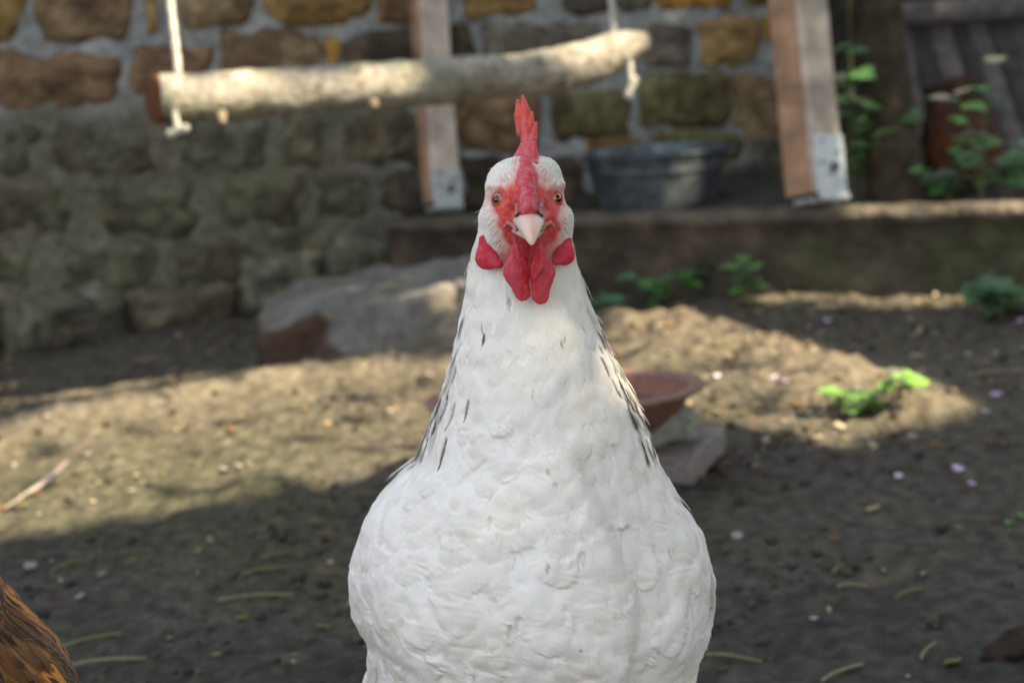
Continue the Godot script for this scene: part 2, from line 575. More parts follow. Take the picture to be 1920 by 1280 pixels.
func body_surface() -> void:
	ring_y.clear()
	var y := 296.0
	while y < 1486.0:
		ring_y.append(y)
		y += 1.2 if y < 330.0 else 1.9 if y < 520.0 else 2.9
	ring_y.append(1486.0)
	var nv := ring_y.size()
	bp.resize(nv * NU)
	for j in nv:
		var r := ring_at(ring_y[j])
		for i in NU:
			bp[j * NU + i] = ring_point(r, theta(i))
	body_normals()
	for k in bp.size():
		var p := bp[k]
		var q := seen_px(p)
		var d := 0.0
		if p.z > -0.1:
			d += -0.0016 * blob(q, 934, 374, 15, 15) - 0.0016 * blob(q, 1044, 373, 13, 15)
			d += 0.0015 * blob(q, 928, 348, 16, 8) + 0.0015 * blob(q, 1048, 347, 14, 8)
			d += 0.0012 * blob(q, 916, 408, 14, 20) + 0.0012 * blob(q, 1062, 408, 14, 20)
			d -= 0.0022 * blob(q, 962, 392, 9, 16) + 0.0022 * blob(q, 1024, 392, 9, 16)
			d += crease(q)
		var low := sstep(760.0, 950.0, q.y) * (1.0 - sstep(1400.0, 1480.0, q.y))
		d += low * (0.0030 * noise(p * Vector3(1.0, 0.75, 1.0), 0.14) + 0.0008 * noise(p + Vector3(0.5, 0.2, 0), 0.34))
		d += 0.0008 * noise(p, 0.8) * sstep(470.0, 520.0, q.y)
		bp[k] = p + bn[k] * d
	body_normals()
func body_normals() -> void:
	var nv := ring_y.size()
	bn.resize(bp.size())
	for j in nv:
		for i in NU:
			var tu := bp[j * NU + (i + 1) % NU] - bp[j * NU + (i + NU - 1) % NU]
			var tv := bp[mini(j + 1, nv - 1) * NU + i] - bp[maxi(j - 1, 0) * NU + i]
			var n := tv.cross(tu)
			bn[j * NU + i] = n.normalized() if n.length_squared() > 1e-20 else (Vector3.UP if j < 5 else Vector3.DOWN)
	var out := bn[nv / 2 * NU + NU / 4]
	if out.z < 0.0:
		for k in bn.size():
			bn[k] = -bn[k]
func sample(u: float, v: float) -> Array:
	var vv := clampf(v, 0.0, ring_y.size() - 1.001)
	var uu := fposmod(u, NU)
	var i := int(uu)
	var j := int(vv)
	var fu := uu - i
	var fv := vv - j
	var a := j * NU + i % NU
	var b := j * NU + (i + 1) % NU
	return [bp[a].lerp(bp[b], fu).lerp(bp[a + NU].lerp(bp[b + NU], fu), fv), bn[a].lerp(bn[b], fu).lerp(bn[a + NU].lerp(bn[b + NU], fu), fv)]
func v_of(py: float) -> float:
	var k := 0
	while k < ring_y.size() - 2 and ring_y[k + 1] < py:
		k += 1
	return k + clampf((py - ring_y[k]) / (ring_y[k + 1] - ring_y[k]), 0.0, 1.0)

# a feather that follows the body: root at (u, v), pointing down turned by ang
func feather(b: Buf, u: float, v: float, length: float, width: float, ang: float, lift: float, dome: float, kind: int, tint: Color, nx := 5, ny := 7) -> void:
	var here: Vector3 = sample(u, v)[0]
	var mu := maxf((sample(u + 1.0, v)[0] - here).length(), 0.0004)
	var mv := maxf((sample(u, v + 1.0)[0] - here).length(), 0.0002)
	var ca := cos(ang)
	var sa := sin(ang)
	var first := b.v.size()
	var twist := rng.randf_range(-0.25, 0.25)
	var bend := rng.randf_range(-0.12, 0.12)
	for j in ny:
		var t := float(j) / (ny - 1)
		for i in nx:
			var s := float(i) / (nx - 1) * 2.0 - 1.0
			var x := s * width * 0.5 + bend * length * t * t
			var y := t * length
			var q := sample(u + (x * ca + y * sa) / mu, v + (y * ca - x * sa) / mv)
			var h := 0.0004 + relief[clampi(int(v + (y * ca - x * sa) / mv), 0, ring_y.size() - 1) * NU + posmod(int(u + (x * ca + y * sa) / mu), NU)] + lift * pow(t, 1.4) + dome * (1.0 - s * s) * sin(PI * minf(t * 1.1 + 0.05, 1.0)) + lift * twist * s * t
			b.v.append(q[0] + q[1] * h)
			b.c.append(tint)
			b.uv.append(Vector2((kind + 0.02 + 0.96 * (s * 0.5 + 0.5)) / 4.0, 0.01 + 0.98 * t))
	for j in ny - 1:
		for i in nx - 1:
			var a := first + j * nx + i
			b.idx.append_array([a, a + nx, a + 1, a + 1, a + nx, a + nx + 1])
# plumage as relief: every feather is laid over those below it, with soft barbed edges
var relief := PackedFloat32Array()
var paint := PackedColorArray()
var bars := PackedFloat32Array()
func bar(x: float) -> float:
	var f := absf(x)
	var i := int(f)
	return lerpf(bars[i % 1024], bars[(i + 1) % 1024], f - i)
func splat(u: float, v: float, length: float, width: float, ang: float, rise: float, dome: float, broad: bool, tint: Color, tip: Color) -> void:
	var vi := clampi(int(v), 0, ring_y.size() - 2)
	var ui := posmod(int(u), NU)
	var here := bp[vi * NU + ui]
	var mu := maxf((bp[vi * NU + (ui + 1) % NU] - here).length(), 0.00015)
	var mv := maxf((bp[(vi + 1) * NU + ui] - here).length(), 0.00015)
	var ca := cos(ang)
	var sa := sin(ang)
	var hw := width * 0.5
	var x0 := minf(0.0, sa * length) - hw * absf(ca)
	var x1 := maxf(0.0, sa * length) + hw * absf(ca)
	var y0 := minf(0.0, ca * length) - hw * absf(sa)
	var y1 := maxf(0.0, ca * length) + hw * absf(sa)
	var i0 := int(floor(u + x0 / mu))
	var i1 := int(ceil(u + x1 / mu))
	var j0 := maxi(int(floor(v + y0 / mv)), 0)
	var j1 := mini(int(ceil(v + y1 / mv)), ring_y.size() - 1)
	if i1 - i0 > NU:
		return
	var sd := rng.randf() * 900.0
	var lean := rng.randf_range(-0.3, 0.3)
	var edge := 0.30 if broad else 0.42
	for j in range(j0, j1 + 1):
		for i in range(i0, i1 + 1):
			var dx := (i - u) * mu
			var dy := (j - v) * mv
			var t := (dx * sa + dy * ca) / length
			if t < 0.0 or t > 1.0:
				continue
			var sx := (dx * ca - dy * sa) / hw
			var e := absf(sx)
			if e > 1.0:
				continue
			var half := 0.97
			if broad:
				half = lerpf(0.6, 0.97, minf(t * 2.0, 1.0)) if t < 0.55 else 0.97 * sqrt(maxf(0.0, 1.0 - pow((t - 0.55) / 0.45, 2.2)))
			else:
				half = lerpf(0.6, 0.95, minf(t * 3.0, 1.0)) if t < 0.4 else 0.95 * pow(maxf(0.0, 1.0 - pow((t - 0.4) / 0.6, 1.7)), 0.7)
			e /= maxf(half, 0.03)
			var q := sd + (t - e * 0.14 * half) * (34.0 if broad else 22.0) + (300.0 if sx > 0.0 else 0.0)
			var b := bar(q)
			var lim := 0.95 + 0.17 * b + 0.14 * minf(bar(q * 0.23 + 500.0), 0.0)
			var a := 1.0 - sstep(lim - edge, lim + 0.02, e)
			if a <= 0.0:
				continue
			a *= sstep(0.0, 0.22, t)
			var h := 0.0002 + rise * pow(t, 1.3) * (1.0 + lean * sx) + dome * (1.0 - sx * sx) * sin(PI * minf(t * 1.05, 1.0)) + 0.00015 * b * sstep(0.25, 0.8, maxf(e, t)) * length / 0.04
			var k := j * NU + posmod(i, NU)
			relief[k] = lerpf(relief[k], h, a)
			paint[k] = paint[k].lerp(tint.lerp(tip, sstep(0.5, 0.95, t) * clampf(0.6 + b, 0.0, 1.0)), a)
# a single hair-fine barb standing off the coat
func bristle(b: Buf, u: float, v: float, length: float, ang: float, stand: float, tint: Color) -> void:
	var s := sample(u, v)
	var tu: Vector3 = (sample(u + 1.0, v)[0] - s[0]).normalized()
	var tv: Vector3 = (sample(u, v + 1.0)[0] - s[0]).normalized()
	var along := tv * cos(ang) + tu * sin(ang)
	var side := (tu * cos(ang) - tv * sin(ang)) * 0.00016
	var first := b.v.size()
	var n: Vector3 = s[1]
	var base: Vector3 = s[0] + n * 0.0003
	b.v.append_array([base - side, base + side, base + (along + n * stand * 0.5) * length * 0.55 - side * 0.8, base + (along + n * stand * 0.5) * length * 0.55 + side * 0.8, base + (along + n * stand * 0.75) * length])
	for k in 5:
		b.c.append(tint)
		b.uv.append(Vector2(0.625, 0.3))
	b.idx.append_array([first, first + 2, first + 1, first + 1, first + 2, first + 3, first + 2, first + 4, first + 3])
func feather_mesh(b: Buf) -> ArrayMesh:
	return make(b.v, b.idx, b.c, b.uv)

func coat(white: bool, which: String) -> Color:
	if white:
		var k := rng.randf()
		var w := Color(0.70, 0.68, 0.63) if which != "low" else Color(0.69, 0.65, 0.57)
		return w.lerp(Color(0.63, 0.59, 0.51), k * k * 0.7)
	var g := Color(0.80, 0.36, 0.05).lerp(Color(0.55, 0.18, 0.03), rng.randf())
	return g.lerp(Color(0.72, 0.40, 0.08), 0.6 * rng.randf() * rng.randf())

func make_hen(root: Node3D, xf: Transform3D, white: bool, shared: Dictionary) -> void:
	var nv := ring_y.size()
	relief.resize(bp.size())
	relief.fill(0.0)
	paint.resize(bp.size())
	bars.resize(1024)
	for k in 1024:
		bars[k] = rng.randf_range(-1.0, 1.0)
	for k in bp.size():
		paint[k] = Color(0.68, 0.655, 0.61) if white else Color(0.24, 0.10, 0.022)
	# plumage
	var breast := Buf.new()
	var neck := Buf.new()
	var down := Buf.new()
	# breast, sides and belly, from below upward so that upper feathers lie on lower ones
	var py := 1440.0
	while py > 640.0:
		var f := sstep(700.0, 1000.0, py)
		var r := ring_at(py)
		var around: float = PI * ((r[2] - r[1]) / F * HD + r[4] + r[5]) * 0.5
		var wide := lerpf(0.014, 0.033, f)
		var long := lerpf(0.021, 0.042, f)
		var n := int(around / (wide * 0.56))
		if not white:
			n = int(n * 2.4)
		for k in n:
			var u := u_of((k + rng.randf()) / n)
			var v := v_of(py + rng.randf_range(-13, 13))
			var p: Vector3 = sample(u, v)[0]
			if py < 790.0 and sin(theta(u)) < 0.45 and white:
				continue
			if p.z < -0.2 and rng.randf() < 0.3:
				continue
			var size := rng.randf_range(0.72, 1.2)
			var up := rng.randf_range(0.0002, 0.0014)
			if rng.randf() < 0.08:
				up += 0.0016
			var ang := rng.randf_range(-0.30, 0.30) + 0.30 * cos(theta(u)) * f
			var tint := coat(white, "low" if py > 1120.0 else "high")
			if white:
				var tip := tint.lerp(Color(0.52, 0.455, 0.35), 0.6 * rng.randf()) if rng.randf() < 0.12 else tint.lerp(Color(0.58, 0.535, 0.44), rng.randf_range(0.15, 0.6))
				tint = tint.lerp(Color(0.74, 0.735, 0.72), 0.4)
				splat(u, v, long * size, wide * size * rng.randf_range(0.85, 1.15), ang, (up * 1.25 + 0.0003) * long / 0.042, rng.randf_range(0.0007, 0.0019) * long / 0.042, true, tint, tip)
				if absf(cos(theta(u))) > 0.96 and rng.randf() < 0.06:
					feather(breast, u, v, long * size * 0.9, wide * size * 0.7, ang, up + 0.0016, 0.0012, 0 if rng.randf() < 0.5 else 1, tint, 6, 8)
			else:
				if absf(cos(theta(u))) > 0.87 and rng.randf() < 0.8:
					tint = tint.darkened(0.75)
				feather(breast, u, v, long * size, wide * size * 0.42, ang * 0.5, up, 0.0006, 3 if rng.randf() < 0.5 else 2, tint, 4, 6)
		py -= lerpf(20.0, 38.0, f)
	# neck
	py = 800.0
	while py > 446.0:
		var f := (py - 446.0) / 460.0
		var r := ring_at(py)
		var around: float = PI * ((r[2] - r[1]) / F * HD + r[4] + r[5]) * 0.5
		var wide := lerpf(0.0062, 0.0125, f)
		var long := lerpf(0.020, 0.040, f)
		var n := int(around / (wide * 0.30))
		for k in n:
			var u := u_of((k + rng.randf()) / n)
			var v := v_of(py + rng.randf_range(-9, 9))
			var p: Vector3 = sample(u, v)[0]
			var q := seen_px(p)
			var front := sstep(0.35, 0.8, sin(theta(u)))
			if front > 0.6 and py > 700.0 and white:
				continue
			if q.y < 478.0 and p.z > -0.03:
				continue
			if q.y < 530.0 and absf(q.x - 992.0) < 42.0 and p.z > -0.03:
				continue
			var kind := 2
			var odds := 0.0
			if white and p.z > -0.12:
				odds = 0.26 * (1.0 - sstep(0.35, 0.60, absf(sin(theta(u))))) * sstep(540.0, 720.0, q.y) * (1.0 - sstep(800.0, 820.0, q.y))
				if q.x < 990.0:
					odds *= sstep(600.0, 760.0, q.y) * 1.1
				odds = maxf(odds, 0.035 * sstep(560.0, 600.0, q.y) * (1.0 - sstep(690.0, 800.0, q.y)))
			elif not white:
				odds = 0.75
			if rng.randf() < odds:
				kind = 3
			var size := rng.randf_range(0.85, 1.15)
			var tint := coat(white, "high")
			if kind == 3 and white and front > 0.5:
				size *= 0.45
			if not white and absf(cos(theta(u))) > 0.92:
				tint = tint.darkened(0.55) if rng.randf() < 0.7 else tint
			var w := wide * size * lerpf(1.0, 1.5, front * f)
			var lean := rng.randf_range(-0.16, 0.16) + 0.10 * cos(theta(u))
			var len2 := long * size * lerpf(1.0, 0.8, front * f)
			if white:
				splat(u, v, len2, w * lerpf(1.0, 1.5, front), lean, rng.randf_range(0.0004, 0.0016) * lerpf(1.0, 0.7, front), 0.0006, false, tint, tint)
				if kind == 3 and front > 0.25:
					var dusk := tint.lerp(Color(0.22, 0.19, 0.17), rng.randf_range(0.35, 0.9))
					splat(u, v, len2 * 0.7, w * 0.32, lean, 0.0006, 0.0002, false, tint, dusk)
				elif kind == 3:
					feather(neck, u, v, len2 * 0.8, w * 0.7, lean, rng.randf_range(0.0003, 0.0007), 0.0002, 3, tint, 5, 8)
				elif absf(cos(theta(u))) > 0.9 and rng.randf() < 0.05:
					feather(neck, u, v, len2 * 0.8, w * 0.8, lean + rng.randf_range(-0.2, 0.2), rng.randf_range(0.0010, 0.0030), 0.0004, 2, tint, 3, 6)
				elif rng.randf() < 0.14:
					bristle(neck, u, v, rng.randf_range(0.004, 0.010), lean + rng.randf_range(-0.3, 0.3), rng.randf_range(0.1, 0.4), tint)
			else:
				feather(neck, u, v, len2, w, lean, rng.randf_range(0.0002, 0.0009), 0.0004, kind, tint, 3, 6)
		py -= lerpf(13.0, 24.0, f)
	# small feathers of the head, growing back from the beak
	py = 299.0
	while py < 486.0:
		var r := ring_at(py)
		var around: float = PI * ((r[2] - r[1]) / F * HD + r[4] + r[5]) * 0.5
		var n := maxi(int(around / 0.00135), 6)
		for k in n:
			var u := u_of((k + rng.randf()) / n)
			var v := v_of(py + rng.randf_range(-4, 4))
			var s := sample(u, v)
			var p: Vector3 = s[0]
			var m := bare(p)
			if rng.randf() < m * 1.7 - 0.05:
				continue
			var q := seen_px(p)
			if absf(q.x - 989.0) < 20.0 and q.y < 385.0 and p.z > -0.055:
				continue
			if Vector2(q.x - 932.0, (q.y - 373.0) * 0.9).length() < 17.0 or Vector2((q.x - 1045.0) * 1.1, (q.y - 372.0) * 0.9).length() < 16.0:
				continue
			var flow := Vector2(q.x - 990.0, q.y - 398.0)
			if p.z < -0.03:
				flow = Vector2(0, 1)
			var t := sstep(0.0, 0.03, p.z + 0.04)
			flow = flow.normalized().lerp(Vector2(signf(q.x - 990.0) * 0.25, 1.0), 0.25 + 0.45 * (1.0 - t))
			if q.y < 345.0:
				flow = Vector2((q.x - 990.0) * 0.012, -0.7).lerp(Vector2((q.x - 990.0) * 0.02, 0.7), 1.0 - t)
			var ang := atan2(-flow.x if p.z > r[3] else flow.x, flow.y) + rng.randf_range(-0.25, 0.25)
			var tint := coat(white, "high").lerp(Color(0.62, 0.26, 0.23), clampf(m * 1.5, 0.0, 0.7) if white else 0.0)
			var size := rng.randf_range(0.0052, 0.0085) * (0.72 if p.z > -0.018 else 1.0)
			if white:
				splat(u, v, size, size * rng.randf_range(0.26, 0.42), ang, rng.randf_range(0.0001, 0.0006), 0.00018, false, tint, tint)
			if rng.randf() < 0.13:
				bristle(down, u, v, size * rng.randf_range(0.25, 0.85), ang + rng.randf_range(-0.5, 0.5), rng.randf_range(0.1, 0.55), tint)
		py += 6.2
	# loose barbs on the belly and at the sides
	for k in 1400:
		var u := rng.randf() * NU
		var v := v_of(rng.randf_range(900.0, 1440.0))
		var L := rng.randf_range(0.010, 0.022)
		bristle(down, u, v, L * 0.6, rng.randf_range(-0.5, 0.5) + 0.3 * cos(theta(u)), rng.randf_range(0.15, 0.5), coat(white, "high"))
	# flecks and dirty spots
	if white:
		for q in [[911, 622, 24, 1.0], [905, 612, 10, 0.8], [880, 748, 32, 0.8], [857, 752, 40, 0.6], [838, 815, 42, 1.0], [800, 836, 44, 1.0], [812, 790, 40, 0.9], [830, 752, 36, 0.9], [850, 690, 22, 0.5], [789, 858, 30, 0.9], [796, 812, 36, 0.9], [822, 772, 34, 0.7], [846, 728, 30, 0.6], [852, 655, 16, 0.6], [867, 645, 18, 0.6], [886, 634, 12, 0.4],
			[1050, 636, 14, 0.6], [1056, 634, 10, 0.5], [955, 568, 20, 0.4], [1120, 646, 30, 0.8], [1126, 676, 26, 0.9], [1144, 640, 30, 0.8], [1158, 680, 26, 0.8], [1146, 712, 34, 0.8], [1168, 726, 30, 0.7], [1182, 752, 34, 0.9], [1194, 776, 30, 0.9], [1203, 794, 26, 0.8], [1090, 612, 16, 0.4], [1108, 575, 14, 0.4], [1128, 596, 20, 0.7], [1178, 712, 26, 0.7], [1186, 735, 24, 0.7],
			[1030, 855, 9, 0.5], [1044, 868, 12, 0.25], [930, 888, 14, 0.25], [920, 922, 22, 0.25], [1030, 1004, 10, 0.3], [1085, 1134, 6, 0.4], [1252, 996, 20, 0.25], [1265, 942, 14, 0.2], [886, 1196, 7, 0.3], [970, 1080, 26, 0.2], [1000, 730, 10, 0.3], [1228, 1162, 8, 0.4], [1090, 985, 26, 0.22], [960, 1105, 22, 0.2]]:
			var v := v_of(q[1])
			var j := int(v)
			var best := 0
			var far := 1e9
			for i in int(NU * 0.74):
				var e := absf(seen_px(bp[j * NU + i]).x - q[0])
				if e < far:
					far = e
					best = i
			var ink := Color(0.05, 0.045, 0.05) if q[3] > 0.3 else Color(0.38, 0.30, 0.19)
			var long: float = q[2] * 0.000285
			var clean: Color = paint[j * NU + best]
			for n in (3 if q[2] > 20 else 2):
				splat(best + rng.randf_range(-1.5, 1.5), v + rng.randf_range(-3, 3), long * rng.randf_range(0.8, 1.5), clampf(long * 0.34, 0.0013, 0.0036) * rng.randf_range(0.8, 1.3), rng.randf_range(-0.2, 0.2), 0.0007, 0.0002, false, clean.lerp(ink, q[3] * 0.9), clean.lerp(ink, q[3]))
	# the body, one surface from crown to belly
	var pos := bp.duplicate()
	for k in bp.size():
		var p := bp[k]
		var m := bare(p)
		var red := Color(0.56, 0.035, 0.032).lerp(Color(0.55, 0.13, 0.115), clampf(0.3 + 0.55 * noise(p, 2.6), 0.0, 1.0))
		pos[k] = p + bn[k] * relief[k] * (1.0 - 0.8 * m)
		if white:
			pos[k] += bn[k] * 0.00025 * m * noise(p, 4.0)
		paint[k] = paint[k].lerp(red, m)
	var uvs := PackedVector2Array()
	for j in nv:
		for i in NU:
			uvs.append(Vector2(float(i) / NU * 16.0, ring_y[j] / 230.0))
	put("body", make(pos, outward(pos, lattice_idx(NU, nv, true)), paint, uvs), M.skin_white, root, xf)
	for pair in [["breast_plumage", breast], ["neck_plumage", neck], ["head_plumage", down]]:
		var o := put(pair[0], feather_mesh(pair[1]), M.feather, root, xf)
		o.set_meta("kind", "stuff")
	# comb, wattles, ear lobes
	if shared.is_empty():
		head_parts(shared)
	for name_mesh in shared.list:
		put(name_mesh[0], name_mesh[1], name_mesh[2], root, xf)

func cap(x1: float, y1: float, z1: float, x2: float, y2: float, z2: float, r1: float, r2: float, squash := Vector3.ONE, blend := 0.0009) -> Array:
	var s := 0.76 / F
	return [loc(x1, y1, z1), loc(x2, y2, z2), r1 * s, r2 * s, squash, blend]
func flesh(bones: Array, cell: float, kind: String) -> ArrayMesh:
	var got := nets(bones, cell, 0.00016, 5.0)
	var col := PackedColorArray()
	for p in got[0]:
		var q := seen_px(p)
		var c := Color(0.58, 0.040, 0.060)
		var pale := Color(0.66, 0.17, 0.20)
		var k := clampf(0.42 + 0.7 * noise(p, 2.2) + 0.6 * noise(p, 7.0), 0.0, 1.0)
		if kind == "comb":
			c = Color(0.62, 0.045, 0.065).lerp(Color(0.66, 0.075, 0.05), sstep(280.0, 220.0, q.y))
			c = c.lerp(pale, 0.75 * k * sstep(200.0, 330.0, q.y) + 0.25 * k)
		elif kind == "wattle":
			c = Color(0.62, 0.010, 0.020).lerp(Color(0.62, 0.055, 0.085), 0.8 * sstep(10.0, 24.0, absf(q.x - 993.0)) + 0.5 * sstep(515.0, 560.0, q.y) * (1.0 - sstep(10.0, 24.0, absf(q.x - 993.0))))
			c = c.darkened(0.12 * (0.5 + 0.5 * sin(q.x * 1.9 + 6.0 * noise(p, 1.2))))
			c = c.lerp(pale, 0.35 * k)
		else:
			c = Color(0.58, 0.018, 0.045).lerp(Color(0.64, 0.10, 0.14), 0.5 * k)
		col.append(c)
	return make(got[0], got[1], col)
func head_parts(shared: Dictionary) -> void:
	var deep := Vector3(1, 1, 1.5)
	var comb := [
		cap(990, 392, 0.001, 987, 335, -0.008, 20, 23, deep), cap(987, 335, -0.008, 985, 304, -0.012, 20, 13, deep), cap(1001, 362, -0.005, 1003, 308, -0.012, 11, 9, deep),
		cap(1003, 308, -0.014, 1001, 258, -0.020, 9, 4, deep), cap(992, 305, -0.018, 995, 264, -0.023, 8, 4.0, deep), cap(973, 318, -0.022, 971, 298, -0.027, 10, 10, deep), cap(971, 298, -0.026, 985, 270, -0.031, 10, 9, deep),
		cap(992, 300, -0.022, 990, 264, -0.031, 14, 12, deep), cap(989, 268, -0.033, 986, 235, -0.039, 13, 12, deep), cap(976, 250, -0.042, 974, 218, -0.046, 8, 11, deep), cap(974, 218, -0.045, 972, 191, -0.048, 10.5, 5.5, deep),
		cap(985, 240, -0.039, 986, 208, -0.043, 11, 9, deep), cap(986, 208, -0.043, 980, 180, -0.045, 9, 3.4, deep), cap(997, 260, -0.034, 997, 212, -0.037, 8.5, 4.2, deep), cap(1000, 262, -0.028, 1005, 230, -0.030, 8, 3, deep),
		cap(990, 300, -0.045, 988, 285, -0.06, 12, 9, deep), cap(987, 250, -0.05, 986, 228, -0.064, 10, 5, deep)]
	var flat := Vector3(1, 1, 0.42)
	var left := [cap(965, 462, -0.004, 968, 510, -0.004, 6, 21, flat, 0.002), cap(968, 510, -0.004, 980, 549, -0.006, 21, 16, flat, 0.002),
		cap(964, 446, 0.0035, 972, 482, 0.0035, 3.2, 4.4, Vector3.ONE, 0.001), cap(972, 482, 0.0035, 979, 506, 0.001, 4.4, 3.4, Vector3.ONE, 0.001), cap(979, 506, 0.001, 985, 528, -0.003, 3.4, 2.4, Vector3.ONE, 0.001), cap(983, 462, -0.010, 987, 530, -0.010, 8, 5, flat)]
	var right := [cap(1009, 462, -0.004, 1017, 510, -0.004, 6, 21, flat, 0.002), cap(1017, 510, -0.004, 1013, 554, -0.006, 21, 17, flat, 0.002),
		cap(1010, 450, 0.0035, 1019, 476, 0.0035, 3.2, 4.6, Vector3.ONE, 0.001), cap(1019, 476, 0.0035, 1016, 502, 0.002, 4.6, 4.0, Vector3.ONE, 0.001), cap(1016, 502, 0.002, 1003, 522, -0.002, 4.0, 2.8, Vector3.ONE, 0.001), cap(1002, 464, -0.010, 1003, 530, -0.010, 9, 5, flat)]
	var lobe := Vector3(1, 1, 0.55)
	var ear_l := [cap(905, 448, -0.021, 912, 484, -0.020, 8, 17.5, lobe, 0.003), cap(912, 484, -0.020, 935, 495, -0.015, 17.5, 9, lobe, 0.003)]
	var ear_r := [cap(1067, 451, -0.022, 1059, 478, -0.020, 7, 15.5, lobe, 0.003), cap(1059, 478, -0.020, 1042, 490, -0.015, 15.5, 8, lobe, 0.003)]
	var list := [["comb", flesh(comb, 0.0006, "comb"), M.comb], ["wattle", flesh(left, 0.0007, "wattle"), M.comb], ["wattle", flesh(right, 0.0007, "wattle"), M.comb],
		["ear_lobe", flesh(ear_l, 0.0008, "lobe"), M.comb], ["ear_lobe", flesh(ear_r, 0.0008, "lobe"), M.comb]]
	# beak: upper and lower half, lofted towards the tip
	for half in 2:
		var secs := [[991, 414, -0.004, 30, 18], [992, 415, 0.001, 29.5, 20], [993, 420, 0.006, 26.5, 20], [994, 426, 0.0105, 22.5, 18], [995, 434, 0.0145, 17.5, 15], [996, 443, 0.0175, 12.5, 12], [996.5, 451, 0.0193, 8.5, 8.5], [997, 457, 0.0198, 4.8, 5], [997, 460, 0.0196, 0.6, 0.8]]
		if half == 1:
			secs = [[989, 432, -0.004, 30, 9], [990, 434, 0.001, 29, 9], [992, 438, 0.006, 23, 8], [994, 443, 0.010, 16, 7], [995, 448, 0.0135, 9, 5], [995, 450, 0.015, 2, 2]]
		var v := PackedVector3Array()
		var col := PackedColorArray()
		var sides := 28
		for k in secs.size():
			var c := loc(secs[k][0], secs[k][1], secs[k][2])
			var prev := loc(secs[maxi(k - 1, 0)][0], secs[maxi(k - 1, 0)][1], secs[maxi(k - 1, 0)][2])
			var next := loc(secs[mini(k + 1, secs.size() - 1)][0], secs[mini(k + 1, secs.size() - 1)][1], secs[mini(k + 1, secs.size() - 1)][2])
			var d := (next - prev).normalized()
			var up := (Vector3.UP - d * d.y).normalized()
			for i in sides:
				var a := TAU * i / sides
				var x := cos(a)
				var yy := sin(a)
				if half == 0 and yy > 0.0:
					x *= 1.0 - 0.30 * yy * yy
				if half == 0 and yy < 0.0:
					yy *= 0.75
				var s := 0.76 / F
				v.append(c + Vector3.RIGHT * x * secs[k][3] * s + up * yy * secs[k][4] * s)
				var base := Color(0.62, 0.46, 0.375)
				base = base.lerp(Color(0.60, 0.36, 0.29), exp(-pow(x / 0.35, 2.0)) * 0.6 * sstep(0.0, 3.0, k))
				base = base.lerp(Color(0.38, 0.34, 0.33), 0.6 * sstep(0.55, 1.0, absf(x)) * (1.0 - sstep(2.0, 6.0, k)))
				base = base.lerp(Color(0.62, 0.56, 0.50), sstep(5.0, 8.0, k))
				base = base.lerp(Color(0.20, 0.20, 0.26), exp(-pow(x / 0.25, 2.0)) * sstep(0.3, 0.9, yy) * (1.0 - sstep(0.5, 2.0, k)))
				col.append(base * (1.0 if half == 0 else 0.85))
		list.append(["upper_beak" if half == 0 else "lower_beak", make(v, outward(v, lattice_idx(sides, secs.size(), true)), col), M.beak])
	# nostril covers and the fleshy corners of the mouth
	for side in [-1.0, 1.0]:
		var cx: float = 992.0 + 19.0 * side
		var got := nets([cap(cx, 389, 0.0005, cx + 3.0 * side, 402, 0.002, 7, 6.5, Vector3.ONE, 0.001), cap(cx + 4.0 * side, 378, -0.002, cx, 389, 0.0, 6, 7, Vector3.ONE, 0.001)], 0.0006, 0.0002, 5.0)
		var col := PackedColorArray()
		for p in got[0]:
			col.append(Color(0.42, 0.13, 0.13).lerp(Color(0.46, 0.26, 0.25), clampf(0.5 + noise(p, 4.0), 0.0, 1.0)))
		list.append(["nostril_cover", make(got[0], got[1], col), M.comb])
		var slit := nets([cap(cx - 3.0 * side, 396, 0.0044, cx + 6.0 * side, 405, 0.0040, 1.8, 2.2, Vector3.ONE, 0.0005)], 0.0005)
		list.append(["nostril", make(slit[0], slit[1]), M.hole])
		var gape := nets([cap(992.0 + 40.0 * side, 417, -0.003, 992.0 + 30.0 * side, 422, 0.0015, 3.2, 4.2, Vector3.ONE, 0.001), cap(992.0 + 30.0 * side, 422, 0.0015, 992.0 + 24.0 * side, 432, 0.005, 4.2, 3.0, Vector3.ONE, 0.001), cap(992.0 + 40.0 * side, 417, -0.003, 992.0 + 46.0 * side, 425, -0.006, 3.0, 3.5, Vector3.ONE, 0.001)], 0.0006)
		col = PackedColorArray()
		for p in got[0]:
			pass
		col.resize(gape[0].size())
		col.fill(Color(0.52, 0.22, 0.18))
		list.append(["mouth_corner", make(gape[0], gape[1], col), M.comb])
	# eyes, each with its lid
	for e in [[932.0, 373.0, Vector3(-0.60, 0.02, 0.80)], [1045.5, 372.0, Vector3(0.68, 0.02, 0.73)]]:
		var axis: Vector3 = e[2].normalized()
		var c := face(e[0], e[1], 0.0) - axis * 0.0030
		var v := PackedVector3Array()
		var col := PackedColorArray()
		var ux := axis.cross(Vector3.UP).normalized()
		var uy := ux.cross(axis)
		for j in 40:
			var a := PI * j / 39.0
			for i in 36:
				var b := TAU * i / 36.0
				v.append(c + (axis * cos(a) + (ux * cos(b) + uy * sin(b)) * sin(a)) * 0.0043)
				var deg := rad_to_deg(a)
				var iris := Color(0.40, 0.10, 0.015).lerp(Color(0.46, 0.155, 0.028), clampf(0.5 + 0.8 * sin(b * 9.0 + 2.0 * sin(b * 4.0)), 0.0, 1.0) * 0.6)
				var k := Color(0.008, 0.007, 0.008).lerp(iris, sstep(27.5, 30.5, deg))
				k = k.lerp(Color(0.22, 0.07, 0.03), sstep(50.0, 56.0, deg))
				col.append(k)
		list.append(["eye", make(v, outward(v, lattice_idx(36, 40, true)), col), M.eye])
		var ring := []
		var rad := []
